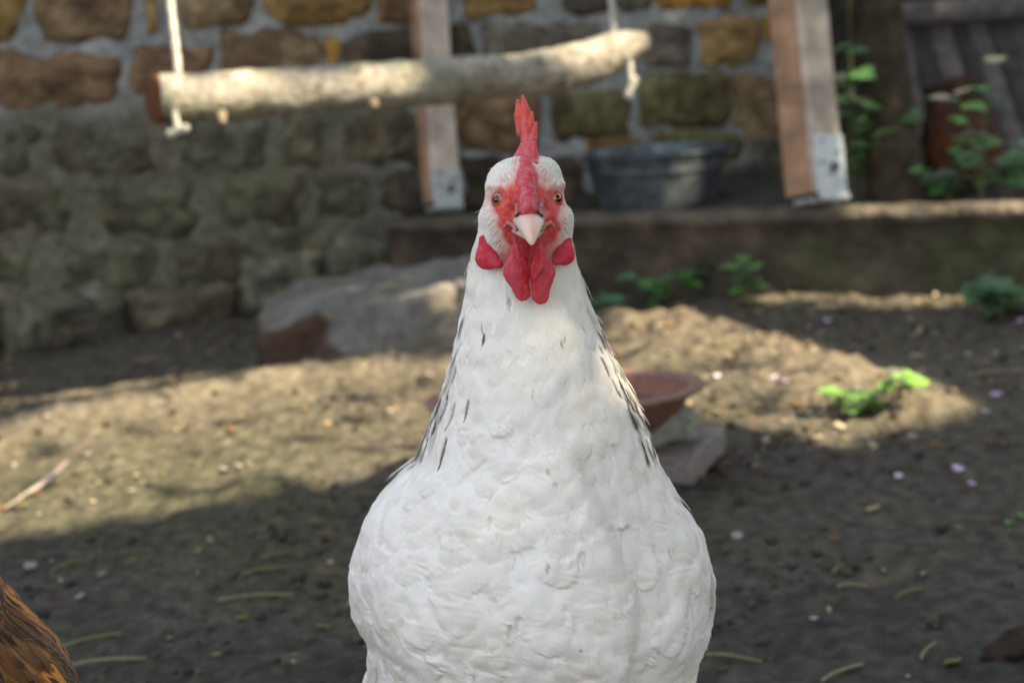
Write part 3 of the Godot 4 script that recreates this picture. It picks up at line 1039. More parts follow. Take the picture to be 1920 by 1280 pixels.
		for i in 33:
			var b := TAU * i / 32.0
			ring.append(c + axis * 0.0023 + (ux * cos(b) * 1.02 + uy * (sin(b) * 0.98 - 0.06)) * 0.0038)
			rad.append(0.00062 + 0.0003 * maxf(sin(b), 0.0))
		list.append(["eyelid", tube(ring, rad, 8, 0.15, Color(0.40, 0.10, 0.07), 5.0), M.comb])
	shared.list = list

func hen_legs(root: Node3D, xf: Transform3D, ground_y: float, facing: Vector3, size: float, thigh_mat: Material) -> void:
	var right := facing.cross(Vector3.UP).normalized()
	for s in [-1.0, 1.0]:
		var hip: Vector3 = xf * loc(993.0 + s * 130.0, 1405.0, -0.13)
		var foot := Vector3(hip.x, ground_y, hip.z) + facing * 0.03 * size
		var hock := hip.lerp(foot, 0.42) - facing * 0.035 * size
		put("thigh", tube([hip + Vector3.UP * 0.05 * size, hip, hip.lerp(hock, 0.6), hock], [0.036 * size, 0.033 * size, 0.02 * size, 0.009 * size], 14, 0.1), thigh_mat, root)
		var leg := put("leg", tube([hock, hock.lerp(foot, 0.5), foot + Vector3.UP * 0.012 * size], [0.0085 * size, 0.0065 * size, 0.0075 * size], 10, 0.1), M.leg, root)
		for a in [-0.6, 0.0, 0.6, PI]:
			var dir := facing * cos(a) + right * sin(a)
			var L := (0.055 if a < 2.0 else 0.022) * size
			var base := foot + Vector3.UP * 0.009 * size
			put("toe", tube([base, base + dir * L * 0.6 + Vector3.UP * 0.002, foot + dir * L + Vector3.UP * 0.005 * size, foot + dir * (L + 0.012 * size) + Vector3.UP * 0.001], [0.0065 * size, 0.005 * size, 0.004 * size, 0.001], 8, 0.1), M.leg, leg)
func hen_tail(root: Node3D, xf: Transform3D, col: Color) -> void:
	for k in 9:
		var s := (k - 4.0) / 4.0
		var v := PackedVector3Array()
		var c := PackedColorArray()
		var uv := PackedVector2Array()
		for j in 8:
			var t := j / 7.0
			for i in 3:
				var w := (i - 1.0) * 0.016
				v.append(loc(993, 905, -0.20) + Vector3(s * (0.006 + 0.035 * t) + w * (1.0 - absf(s) * 0.3), 0.02 + 0.06 * t - 0.012 * absf(s) * t - absf(w) * 0.25, -0.03 - 0.11 * t - 0.004 * absf(s)))
				c.append(col)
				uv.append(Vector2((1.02 + 0.96 * (i * 0.5)) / 4.0, 0.02 + 0.96 * t))
		put("tail_feather", make(v, lattice_idx(3, 8), c, uv), M.feather, root, xf)
	for s in [-1.0, 1.0]:
		var got := nets([[loc(993 + s * 262.0, 1060, -0.15), loc(993 + s * 215.0, 1085, -0.27), 0.042, 0.03, Vector3(0.35, 1, 1), 0.01]], 0.006, 0.002, 0.4)
		var cc := PackedColorArray()
		cc.resize(got[0].size())
		cc.fill(Color(0.80, 0.78, 0.74) if col.r < 0.1 else Color(0.2, 0.08, 0.02))
		put("wing", make(got[0], got[1], cc), M.skin_white, root, xf)

# ---------------------------------------------------------------- ground
var ridge: Array = []
var bank: Array = []
func seg_d(p: Vector2, a: Vector2, b: Vector2) -> Vector2:
	var ab := b - a
	var t := clampf((p - a).dot(ab) / ab.length_squared(), 0.0, 1.0)
	var q := p - a - ab * t
	return Vector2(q.length() * signf(ab.cross(q)), t)
func ground_h(x: float, z: float) -> float:
	var p := Vector3(x, 0.0, z)
	var h := 0.010 * noise(p, 0.025) + 0.005 * noise(p, 0.09)
	var q := Vector2(x, z)
	var best := 9.0
	for k in ridge.size() - 1:
		var d := seg_d(q, ridge[k], ridge[k + 1]).x
		if absf(d) < absf(best):
			best = d
	if absf(best) < 0.4:
		h += 0.030 * exp(-pow(best / 0.07, 2.0)) - 0.014 * exp(-pow((best - 0.13) / 0.04, 2.0))
	best = 9.0
	for k in bank.size() - 1:
		var d := seg_d(q, bank[k], bank[k + 1]).x
		if absf(d) < absf(best):
			best = d
	if absf(best) < 0.5:
		h += 0.028 * exp(-pow(best / 0.10, 2.0)) * (0.6 + 0.8 * absf(noise(p, 0.07)))
	return h
func flat2(v: Vector3) -> Vector2:
	return Vector2(v.x, v.z)

func build_ground() -> void:
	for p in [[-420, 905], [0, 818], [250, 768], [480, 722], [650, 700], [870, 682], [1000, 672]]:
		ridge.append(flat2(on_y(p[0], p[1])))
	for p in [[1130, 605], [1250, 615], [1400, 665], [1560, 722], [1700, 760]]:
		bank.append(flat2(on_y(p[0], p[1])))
	var xs := axis_steps(-1.7, 1.9, 0.0125)
	var zs := axis_steps(-3.35, -0.2, 0.0125)
	var v := PackedVector3Array()
	var c := PackedColorArray()
	for z in zs:
		for x in xs:
			var fine := 1.0 if x > -2.0 and x < 2.2 and z > -3.6 and z < 0.0 else 0.0
			var p := Vector3(x, 0.0, z)
			var h := ground_h(x, z)
			if fine > 0.0:
				var b := noise(p, 0.35)
				h += 0.0026 * b + 0.0022 * absf(noise(p, 0.8)) + 0.004 * maxf(0.0, noise(p, 0.22) - 0.25) * 3.0
			v.append(Vector3(x, h, z))
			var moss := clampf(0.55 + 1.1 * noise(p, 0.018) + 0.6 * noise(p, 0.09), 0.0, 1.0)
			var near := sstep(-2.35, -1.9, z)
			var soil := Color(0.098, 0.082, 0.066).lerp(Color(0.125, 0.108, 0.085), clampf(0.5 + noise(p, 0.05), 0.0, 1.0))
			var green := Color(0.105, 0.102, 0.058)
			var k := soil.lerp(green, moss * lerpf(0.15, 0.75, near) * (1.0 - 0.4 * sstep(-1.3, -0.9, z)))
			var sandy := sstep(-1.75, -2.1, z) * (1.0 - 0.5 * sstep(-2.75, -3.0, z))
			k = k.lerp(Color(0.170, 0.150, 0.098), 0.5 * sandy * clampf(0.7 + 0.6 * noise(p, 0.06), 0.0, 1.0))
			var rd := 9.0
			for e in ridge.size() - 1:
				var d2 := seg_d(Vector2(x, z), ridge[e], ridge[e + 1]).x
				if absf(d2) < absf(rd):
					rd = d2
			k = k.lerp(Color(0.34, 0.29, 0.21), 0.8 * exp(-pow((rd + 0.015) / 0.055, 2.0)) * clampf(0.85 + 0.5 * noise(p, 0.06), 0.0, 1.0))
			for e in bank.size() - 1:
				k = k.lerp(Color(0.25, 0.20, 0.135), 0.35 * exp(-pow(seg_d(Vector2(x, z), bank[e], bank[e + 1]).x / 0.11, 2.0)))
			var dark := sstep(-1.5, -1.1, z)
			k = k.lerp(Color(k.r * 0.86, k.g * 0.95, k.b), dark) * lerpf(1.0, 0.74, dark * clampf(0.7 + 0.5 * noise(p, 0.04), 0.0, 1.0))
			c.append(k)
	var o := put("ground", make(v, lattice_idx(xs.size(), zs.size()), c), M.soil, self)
	structure(o)
func axis_steps(a: float, b: float, step: float) -> Array:
	var out := []
	var s := step
	var x := a
	while x > -70.0:
		s *= 1.35
		x -= s
		out.push_front(x)
	x = a
	while x < b:
		out.append(x)
		x += step
	s = step
	while x < 70.0:
		out.append(x)
		s *= 1.35
		x += s
	return out

# ---------------------------------------------------------------- wall
var W0 := Vector3(-1.04, 0.0, -2.915)
var WT := Vector3(0.878, 0.0, -0.479)
var WN := Vector3(0.479, 0.0, 0.878)
func on_wall(px: float, py: float) -> Vector2:
	var d := ray(px, py)
	var p := EYE + d * ((W0 - EYE).dot(WN) / d.dot(WN))
	return Vector2((p - W0).dot(WT), p.y)
func stone_mesh(a: Vector2, b: Vector2, c: Vector2, d: Vector2, proud: float, tint: Color, sd: float) -> ArrayMesh:
	# a top left, b top right, c bottom right, d bottom left, in the wall's own plane
	var nx := 11
	var ny := 9
	var v := PackedVector3Array()
	var col := PackedColorArray()
	for j in ny + 2:
		for i in nx + 2:
			var x := clampf((i - 1.0) / (nx - 1) * 2.0 - 1.0, -1.0, 1.0)
			var y := clampf((j - 1.0) / (ny - 1) * 2.0 - 1.0, -1.0, 1.0)
			var rim := i == 0 or j == 0 or i == nx + 1 or j == ny + 1
			var sx := x * (1.0 - 0.09 * pow(absf(y), 6.0))
			var sy := y * (1.0 - 0.09 * pow(absf(x), 6.0))
			var q := a.lerp(b, sx * 0.5 + 0.5).lerp(d.lerp(c, sx * 0.5 + 0.5), sy * 0.5 + 0.5)
			var p := Vector3(q.x, q.y, sd)
			q += Vector2(noise(p, 0.12), noise(p + Vector3(0, 0, 3), 0.12)) * 0.018 * maxf(absf(x), absf(y))
			var e := maxf(absf(x), absf(y))
			var z := proud * (1.0 - 0.75 * pow(e, 5.0)) + 0.006 * noise(p, 0.14) + 0.0025 * noise(p, 0.5)
			if rim:
				z = -0.03
			v.append(Vector3(q.x, q.y, z))
			col.append(tint.lerp(Color(tint.r * 0.55, tint.g * 0.5, tint.b * 0.5), clampf(0.35 + 0.9 * noise(p, 0.05), 0.0, 1.0)))
	return make(v, lattice_idx(nx + 2, ny + 2), col)

func build_wall() -> void:
	var basis := Basis(WT, Vector3.UP, WN)
	var wall := thing("stone_wall", W0, "old wall of rough yellow brown sandstone in wide grey mortar behind the swing", "wall")
	wall.basis = basis
	# mortar bed: an uneven slab
	var nx := 300
	var ny := 100
	var v := PackedVector3Array()
	var c := PackedColorArray()
	var s0 := -2.8
	var s1 := 3.6
	var top := 1.5
	for j in ny:
		for i in nx:
			var s := lerpf(s0, s1, i / (nx - 1.0))
			var y := lerpf(top, -0.15, j / (ny - 1.0))
			var p := Vector3(s, y, 0.0)
			var low := lowness(s, y)
			var z := 0.004 * noise(p, 0.1) + 0.003 * noise(p, 0.3) + low * (0.014 + 0.006 * noise(p, 0.05) + 0.003 * noise(p, 0.3))
			v.append(Vector3(s, y, z))
			var k := Color(0.485, 0.507, 0.507).lerp(Color(0.353, 0.372, 0.372), clampf(0.5 + noise(p, 0.06), 0.0, 1.0))
			var mossy := Color(0.211, 0.216, 0.132).lerp(Color(0.251, 0.231, 0.180), clampf(0.5 + noise(p, 0.04), 0.0, 1.0))
			k = k.lerp(mossy.darkened(0.16), clampf(low * 1.0 + 0.25 * noise(p, 0.05), 0.0, 1.0))
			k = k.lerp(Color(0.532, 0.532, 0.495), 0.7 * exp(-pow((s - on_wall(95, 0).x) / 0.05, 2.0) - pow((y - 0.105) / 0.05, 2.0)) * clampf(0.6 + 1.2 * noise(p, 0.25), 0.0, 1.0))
			c.append(k)
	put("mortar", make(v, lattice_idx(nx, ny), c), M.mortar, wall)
	put("wall_core", block(Vector3(s1 - s0, top + 0.2, 0.3), 0.01), M.mortar, wall, Transform3D(Basis(), Vector3((s0 + s1) * 0.5, (top - 0.2) * 0.5, -0.19)))
	var gold := Color(0.640, 0.422, 0.167)
	var tan := Color(0.493, 0.361, 0.205)
	var brown := Color(0.398, 0.260, 0.147)
	var grey := Color(0.348, 0.316, 0.254)
	var dark := Color(0.193, 0.160, 0.114)
	var olive := Color(0.293, 0.260, 0.124)
	var amber := Color(0.851, 0.508, 0.125)
	# as they lie: left, top, right, bottom, tint
	var list := [[-60, -75, 36, 70, gold], [72, -75, 236, 68, tan], [266, -75, 284, 60, gold], [350, -75, 468, 47, tan], [498, -75, 682, 38, gold], [706, -75, 772, 38, brown], [862, -75, 1004, 24, gold],
		[1056, -80, 1216, 20, grey], [1230, -80, 1368, 13, amber], [1398, -80, 1460, 8, gold], [-110, 104, 218, 204, brown], [244, 86, 390, 192, brown], [414, 62, 604, 190, tan], [616, 74, 640, 128, amber], [658, 60, 800, 180, dark],
		[842, 44, 892, 116, dark], [904, 46, 1122, 130, grey], [1204, 46, 1290, 120, grey], [1312, 38, 1418, 118, gold], [1430, 34, 1452, 80, amber],
		[-110, 226, 62, 330, grey], [92, 226, 290, 330, grey], [318, 216, 494, 316, grey], [520, 208, 602, 310, tan], [632, 206, 800, 306, brown], [862, 176, 1012, 282, brown], [1036, 172, 1180, 258, olive], [1206, 140, 1362, 236, olive], [1376, 150, 1474, 232, tan],
		[1098, 262, 1206, 296, gold], [1226, 246, 1384, 300, olive], [1404, 248, 1490, 340, grey], [866, 300, 1000, 396, dark], [1020, 300, 1090, 390, dark], [1240, 310, 1400, 400, dark],
		[-110, 350, 130, 440, olive], [160, 346, 372, 436, olive], [398, 332, 566, 424, olive], [590, 320, 690, 412, grey], [712, 316, 850, 404, dark], [-110, 460, 60, 540, olive], [86, 454, 300, 540, olive], [326, 446, 470, 528, olive], [496, 436, 590, 470, grey],
		[-190, 560, 10, 668, brown], [22, 552, 242, 664, dark], [250, 534, 438, 622, brown], [448, 470, 594, 588, grey], [604, 434, 752, 545, grey]]
	var n := 0
	for r in list:
		var g := 5.0 if r[2] - r[0] > 60 else 1.0
		var a := on_wall(r[0] - g, r[1] - g)
		var b := on_wall(r[2] + g, r[1] - g)
		var cc := on_wall(r[2] + g, r[3] + g)
		var d := on_wall(r[0] - g, r[3] + g)
		var mid := (a + cc) * 0.5
		var low := lowness(mid.x, mid.y)
		var tint: Color = r[4]
		if low > 0.5:
			tint = tint.lerp(Color(0.225, 0.222, 0.155), 0.8)
		var proud := lerpf(0.014, 0.025, low)
		if mid.y < 0.13:
			proud = 0.05
		put("stone", stone_mesh(a, b, cc, d, proud, tint, n * 0.37), M.stone, wall)
		n += 1
	# the wall goes on beyond the picture
	for row in 9:
		var y := 0.02 + row * 0.16
		var s := -2.7 + 0.09 * (row % 3)
		while s < 3.5:
			var w := rng.randf_range(0.16, 0.32)
			var inside := s > on_wall(-120, 400).x - w and s < 1.95 and y < 0.76 and y > -0.1
			if not inside and not (s > 1.9 and y < 0.0):
				var t: Color = [gold, tan, brown, grey, olive][rng.randi() % 5]
				put("stone", stone_mesh(Vector2(s, y + 0.13), Vector2(s + w - 0.03, y + 0.13), Vector2(s + w - 0.03, y), Vector2(s, y), 0.013, t, row * 3.1 + s), M.stone, wall)
			s += w
func lowness(s: float, y: float) -> float:
	# the lower left of the wall is smeared over and green
	var p := Vector3(s, y, 0.0)
	return (1.0 - sstep(0.46, 0.56, y + 0.05 * noise(p, 0.04))) * (1.0 - sstep(0.75, 1.05, s + 0.08 * noise(p, 0.05)))

# ---------------------------------------------------------------- ledge and bed
var LA := Vector3(-0.262, 0.0, -3.215)
var LB := Vector3(1.0, 0.0, -2.645)
func build_ledge() -> void:
	var t := (LB - LA).normalized()
	var back := Vector3(t.z, 0.0, -t.x)
	var n := 360
	var length := 4.6
	var prof := [[0.0, -0.1], [0.0, 0.0], [0.004, 0.04], [0.006, 0.08], [0.008, 0.12], [0.012, 0.145], [-0.004, 0.153], [-0.008, 0.165], [-0.004, 0.175], [0.006, 0.180], [0.03, 0.182], [0.06, 0.181], [0.085, 0.178], [0.095, 0.165], [0.096, 0.05]]
	var v := PackedVector3Array()
	var c := PackedColorArray()
	for j in range(prof.size() - 1, -1, -1):
		for i in n:
			var s := length * i / (n - 1.0)
			var p: Vector3 = LA + t * s + back * prof[j][0] + Vector3.UP * prof[j][1]
			var amp := 0.007 if j < 6 else 0.002
			p += (-back) * amp * (noise(p, 0.10) + 0.6 * noise(p, 0.3))
			p.y += 0.002 * noise(p, 0.12)
			v.append(p - LA)
			var k := Color(0.164, 0.123, 0.091).lerp(Color(0.117, 0.098, 0.067), clampf(0.5 + noise(p, 0.05), 0.0, 1.0))
			k = k.lerp(Color(0.120, 0.127, 0.063), clampf(noise(p, 0.035) * 1.4 + sstep(0.9, 1.3, s) * 0.5, 0.0, 0.8))
			if j >= 6:
				k = Color(0.174, 0.145, 0.112).lerp(Color(0.124, 0.103, 0.078), clampf(0.5 + noise(p, 0.09), 0.0, 1.0))
			c.append(k)
	var ledge := put("garden_edging", make(v, lattice_idx(n, prof.size()), c), M.ledge, self, Transform3D(Basis(), LA))
	tag(ledge, "low earth brown concrete edging with a pale top running in front of the posts", "edging")
	# end cap
	# raised bed behind
	var vv := PackedVector3Array()
	var cl := PackedColorArray()
	var nx := 200
	var nz_ := 60
	for j in nz_:
		for i in nx:
			var s := -0.3 + 5.0 * i / (nx - 1.0)
			var w := lerpf(2.4, 0.09, j / (nz_ - 1.0))
			var p := LA + t * s + back * w
			p.y = 0.162 + 0.012 * noise(p, 0.05) + 0.006 * noise(p, 0.2)
			vv.append(p)
			cl.append(Color(0.07, 0.058, 0.045).lerp(Color(0.06, 0.065, 0.035), clampf(0.5 + noise(p, 0.05), 0.0, 1.0)))
	structure(put("raised_bed_soil", make(vv, lattice_idx(nx, nz_), cl), M.soil, self))

# ---------------------------------------------------------------- posts, swing
func timber_post(base: Vector3, top: Vector3, left_w: float, right_w: float, turn: float, label: String, bracket_h: float) -> Node3D:
	var o := thing("timber_post", base, label, "post", "timber posts on the ledge")
	var up := (top - base).normalized()
	var xr := Vector3(cos(turn), 0.0, -sin(turn))
	xr = (xr - up * xr.dot(up)).normalized()
	var zf := xr.cross(up)
	var b := Basis(xr, up, zf)     # z: the pale face, turned to the right; -x: the red face
	var h := 2.3
	var lift := 0.022
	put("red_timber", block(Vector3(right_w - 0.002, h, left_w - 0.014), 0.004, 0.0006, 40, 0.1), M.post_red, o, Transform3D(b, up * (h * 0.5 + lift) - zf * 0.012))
	put("pale_face", block(Vector3(right_w, h, 0.017), 0.004, 0.0006, 40, 0.1), M.post_grey, o, Transform3D(b, up * (h * 0.5 + lift) + zf * (left_w * 0.5 - 0.008)))  # facing slab that carries the lighter wood tone of the sunward face
	var bx := right_w + 0.003
	var br := put("post_anchor", block(Vector3(bx, bracket_h, 0.004), 0.0015), M.bracket, o, Transform3D(b, up * (bracket_h * 0.5 + 0.012) + zf * (left_w * 0.5 + 0.0035)))
	put("anchor_foot", block(Vector3(bx * 0.9, 0.012, left_w * 0.7), 0.003), M.bracket, o, Transform3D(b, up * 0.008))
	put("anchor_lip", block(Vector3(bx * 0.98, 0.014, 0.008), 0.003), M.bracket, o, Transform3D(b, up * 0.012 + zf * (left_w * 0.5 + 0.008)))
	for k in [[-0.25, 0.9], [0.28, 0.72], [-0.3, 0.55], [0.02, 0.38]]:
		var cyl := CylinderMesh.new()
		cyl.top_radius = 0.0042
		cyl.bottom_radius = 0.0042
		cyl.height = 0.003
		cyl.radial_segments = 14
		put("screw_hole", cyl, M.hole, br, Transform3D(Basis(Vector3.RIGHT, PI / 2), Vector3(k[0] * bx, (k[1] - 0.5) * bracket_h, 0.0022)))
	var bolt := CylinderMesh.new()
	bolt.top_radius = 0.009
	bolt.bottom_radius = 0.009
	bolt.height = 0.008
	bolt.radial_segments = 6
	put("bolt", bolt, M.zinc, br, Transform3D(Basis(Vector3.RIGHT, PI / 2), Vector3(0.1 * bx, -0.02 * bracket_h, 0.006)))
	return o

func build_swing() -> Array:
	var rows := [[299, 185, 44, 2.26], [340, 184, 44, 2.27], [430, 179, 46, 2.29], [540, 170, 43, 2.32], [640, 163, 42, 2.34], [760, 157, 44, 2.37], [880, 147, 42, 2.40], [960, 142, 40, 2.42], [1040, 134, 42, 2.44], [1100, 118, 40, 2.46], [1150, 98, 36, 2.47], [1190, 84, 28, 2.48], [1213, 79, 20, 2.485]]
	var pts := []
	var rad := []
	for k in rows.size() - 1:
		for q in 8:
			var t := q / 8.0
			t = t * t * (3.0 - 2.0 * t) * 0.35 + t * 0.65
			var a: Array = rows[k]
			var b: Array = rows[k + 1]
			pts.append(at(lerpf(a[0], b[0], t), lerpf(a[1], b[1], t), lerpf(a[3], b[3], t)))
			rad.append(lerpf(a[2], b[2], t) / F * lerpf(a[3], b[3], t))
	pts.append(at(1213, 79, 2.485))
	rad.append(20.0 / F * 2.485)
	var root: Vector3 = pts[0]
	var local := []
	for p in pts:
		local.append(p - root)
	var sw := thing("perch_swing", root, "pale bark branch hung level on two white ropes as a perch swing", "swing")
	var mesh := tube(local, rad, 36, 0.08, Color(0.3, 0.28, 0.2), 0.14)
	# lichen and bark tones
	var arr := mesh.surface_get_arrays(0)
	var vs: PackedVector3Array = arr[Mesh.ARRAY_VERTEX]
	var cs: PackedColorArray = arr[Mesh.ARRAY_COLOR]
	for k in vs.size():
		var p := vs[k] + root
		var c := Color(0.40, 0.37, 0.31).lerp(Color(0.29, 0.265, 0.22), clampf(0.4 + 1.1 * noise(p * Vector3(0.4, 1, 1), 0.25), 0.0, 1.0))
		c = c.lerp(Color(0.27, 0.28, 0.15), clampf(0.8 * noise(p, 0.09) - 0.1, 0.0, 0.4))
		c = c.lerp(Color(0.13, 0.10, 0.06), clampf(1.5 * noise(p + Vector3(1, 0, 0), 0.4) - 0.35, 0.0, 1.0))
		cs[k] = c
	arr[Mesh.ARRAY_COLOR] = cs
	var bark := ArrayMesh.new()
	bark.add_surface_from_arrays(Mesh.PRIMITIVE_TRIANGLES, arr)
	put("branch", bark, M.bark_pale, sw)
	# the sawn end
	var dir: Vector3 = (pts[0] - pts[1]).normalized()
	var face_n := (dir + (EYE - root).normalized() * 0.32 + Vector3(0, 0.0, 0)).normalized()
	var disc := []
	var upv := (Vector3.UP - face_n * face_n.y).normalized()
	var right := upv.cross(face_n)
	var v := PackedVector3Array()
	for j in 5:
		for i in 36:
			var a := TAU * i / 36.0
			var r: float = rad[0] * [0.0, 0.5, 0.93, 1.0, 1.0][j] * (1.0 + 0.05 * sin(3.0 * a))
			v.append((right * cos(a) + upv * sin(a)) * r + face_n * [0.014, 0.013, 0.012, 0.007, -0.03][j])
	put("sawn_end", make(v, outward(v, lattice_idx(36, 5, true))), M.cut, sw)
	# stubs of twigs
	for q in [[505, 200, 2.30, 7.0], [415, 224, 2.26, 6.0], [700, 196, 2.33, 8.0]]:
		var p := at(q[0], q[1], q[2]) - root
		put("twig_stub", tube([p + Vector3(0, 0.01, -0.01), p, p + Vector3(0.004, -0.007, 0.006)], [0.010, 0.008, 0.005], 10, 0.2), M.bark_pale_plain, sw)
	# ropes with knots beneath
	for side in 2:
		var low: Vector3 = at(336, 150, 2.262) if side == 0 else at(1153, 80, 2.472)
		var high: Vector3 = at(318, 0, 2.262) if side == 0 else at(1147, 0, 2.472)
		var d := (high - low).normalized()
		var far := low + d * 1.6
		put("rope", twisted(low - root, far - root, 0.0062 if side == 0 else 0.0060), M.rope, sw)
		var under: Vector3 = at(330, 234, 2.24) if side == 0 else at(1182, 132, 2.468)
		var k1: Vector3 = at(320, 250, 2.245) if side == 0 else at(1190, 150, 2.47)
		var k2: Vector3 = at(347, 241, 2.235) if side == 0 else at(1178, 178, 2.465)
		var knot := nets([[k1 - root, (k1 + k2) * 0.5 - root, 0.0078, 0.0055, Vector3.ONE, 0.003], [k2 - root, (k1 + k2) * 0.5 - root, 0.0075, 0.0055, Vector3.ONE, 0.003], [under + Vector3(0, 0.02, 0) - root, (k1 + k2) * 0.5 - root, 0.005, 0.006, Vector3.ONE, 0.003]], 0.0022, 0.0012, 1.2)
		put("knot", make(knot[0], knot[1]), M.rope, sw)
	return [pts[0], pts[pts.size() - 1]]
func twisted(a: Vector3, b: Vector3, r: float) -> ArrayMesh:
	var d := (b - a)
	var n := int(d.length() / 0.004)
	var u := d.normalized()
	var s := u.cross(Vector3.FORWARD).normalized()
	var w := s.cross(u)
	var v := PackedVector3Array()
	var sides := 18
	for k in n:
		var c := a + d * (k / (n - 1.0))
		for i in sides:
			var ang := TAU * i / sides
			var q := r * (0.86 + 0.16 * absf(sin(1.5 * ang + k * 0.42)))
			v.append(c + (s * cos(ang) + w * sin(ang)) * q)
	return make(v, outward(v, lattice_idx(sides, n, true)))

# ---------------------------------------------------------------- things on the ground
func build_rock() -> void:
	# planes that cut the boulder: a point on each and its outward direction
	var cuts := [[on_y(585, 700), Vector3(-0.26, 0.12, 0.95)], [on_y(676, 690), Vector3(0.42, 0.42, 0.80)], [at(760, 556, 2.62), Vector3(0.0, 0.995, 0.07)], [at(575, 578, 2.62), Vector3(-0.40, 0.90, 0.12)], [at(488, 640, 2.64), Vector3(-0.98, 0.10, 0.15)],
		[Vector3(0, 0, -2.87), Vector3(0, 0.2, -0.98)], [Vector3(0.13, 0, -2.7), Vector3(0.95, 0.25, 0.15)], [Vector3(0, -0.03, 0), Vector3.DOWN], [at(860, 560, 2.62), Vector3(0.30, 0.75, 0.6)]]
	var lo := Vector3(-0.56, -0.06, -2.95)
	var cell := 0.009
	var size := Vector3i(82, 34, 62)
	var field := PackedFloat32Array()
	field.resize(size.x * size.y * size.z)
	for z in size.z:
		for y in size.y:
			for x in size.x:
				var p := lo + Vector3(x, y, z) * cell
				var d := -9.0
				for c in cuts:
					var e: float = (p - c[0]).dot(c[1].normalized())
					var h := maxf(0.016 - absf(d - e), 0.0) / 0.016
					d = maxf(d, e) + h * h * 0.004
				field[(z * size.y + y) * size.x + x] = d + 0.011 * noise(p, 0.07) + 0.004 * noise(p, 0.22)
	var got := extract(field, size, lo, cell)
	var root := Vector3(-0.2, 0.0, -2.66)
	var v: PackedVector3Array = got[0]
	var col := PackedColorArray()
	for k in v.size():
		var w := v[k]
		var c := Color(0.27, 0.255, 0.235).lerp(Color(0.21, 0.195, 0.175), clampf(0.5 + noise(w, 0.06), 0.0, 1.0))
		c = c.lerp(Color(0.25, 0.215, 0.15), clampf(1.2 * noise(w, 0.07) - 0.1, 0.0, 0.6))
		var broken: float = (w - cuts[0][0]).dot(cuts[0][1].normalized())
		c = c.lerp(Color(0.085, 0.052, 0.035), sstep(-0.028, -0.015, broken + 0.006 * noise(w, 0.2)))
		col.append(c)
		v[k] = w - root
	var o := put("rock", make(v, got[1], col), M.rock, self, Transform3D(Basis(), root))
	tag(o, "large grey boulder with a broken brown end lying at the foot of the wall", "rock")

func build_bowl() -> void:
	# paver, stone, bowl, water
	var p1 := on_ground(1301, 911)
	var p2 := on_ground(1356, 862)
	var along := (Vector3(p2.x, 0, p2.z) - Vector3(p1.x, 0, p1.z)).normalized()
	var across := Vector3.UP.cross(along)
	if across.x > 0.0:
		across = -across
	var size := Vector3(0.115, 0.037, 0.150)
	var base := Vector3(p1.x, ground_h(p1.x, p1.z) - 0.001, p1.z) + across * size.x * 0.5 + along * size.z * 0.5
	var b := Basis(-across, Vector3.UP, -along)
	var h0 := base.y
	var pv := thing("paving_brick", base, "flat reddish grey brick on the soil at the bottom of the bowl's stand", "brick")
	put("brick", block(size, 0.005, 0.0012, 10, 0.25, base), M.paver, pv, Transform3D(b, Vector3(0, size.y * 0.5, 0)))
	var rim := on_y(1059, 733, h0 + size.y + 0.092)
	var centre := Vector3(rim.x, h0 + size.y, rim.z)
	var stand := on_y(1262, 800, h0 + size.y + 0.02)
	var st := thing("stone_foot", Vector3(stand.x, h0 + size.y, stand.z) - Vector3(0.015, 0, 0.02), "greyish green lump of stone wedged between the clay bowl and the brick", "stone")
	put("stone", block(Vector3(0.080, 0.042, 0.085), 0.014, 0.004, 12, 0.2, stand), M.grey_stone, st, Transform3D(Basis(Vector3.UP, 0.4), Vector3(0, 0.021, 0)))
	var st2 := thing("stone_foot", Vector3(rim.x - 0.07, ground_h(rim.x - 0.07, rim.z) - 0.002, rim.z - 0.02), "second stone holding up the far left side of the clay bowl, hidden by the hen", "stone")
	put("stone", block(Vector3(0.12, 0.068, 0.14), 0.014, 0.004, 12, 0.2, rim), M.grey_stone, st2, Transform3D(Basis(Vector3.UP, 0.2), Vector3(0, 0.034, 0)))
	var y0 := h0 + size.y + 0.040
	var bw := thing("clay_bowl", Vector3(rim.x, y0, rim.z), "round reddish terracotta bowl of water standing behind the white hen", "bowl")
	bw.rotation.x = deg_to_rad(-6.0)
	var H := 0.054
	var prof := [Vector2(0.0, 0.0), Vector2(0.112, 0.0), Vector2(0.120, 0.003), Vector2(0.142, H * 0.40), Vector2(0.160, H * 0.80), Vector2(0.166, H * 0.86), Vector2(0.158, H * 0.90), Vector2(0.150, H * 0.86), Vector2(0.130, H * 0.42), Vector2(0.112, 0.012), Vector2(0.0, 0.010)]
	put("bowl_shell", lathe(prof, 72), M.clay, bw)
	put("rim", lathe([Vector2(0.158, H * 0.84), Vector2(0.168, H * 0.82), Vector2(0.1735, H * 0.86), Vector2(0.1755, H * 0.93), Vector2(0.173, H * 0.985), Vector2(0.168, H), Vector2(0.160, H * 0.99), Vector2(0.155, H * 0.95), Vector2(0.152, H * 0.86), Vector2(0.158, H * 0.84)], 72), M.clay_rim, bw)
	var disc := CylinderMesh.new()
	disc.top_radius = 0.1325
	disc.bottom_radius = 0.1325
	disc.height = 0.003
	disc.radial_segments = 64
	put("water", disc, M.water, bw, Transform3D(Basis(), Vector3(0, H * 0.46, 0)))

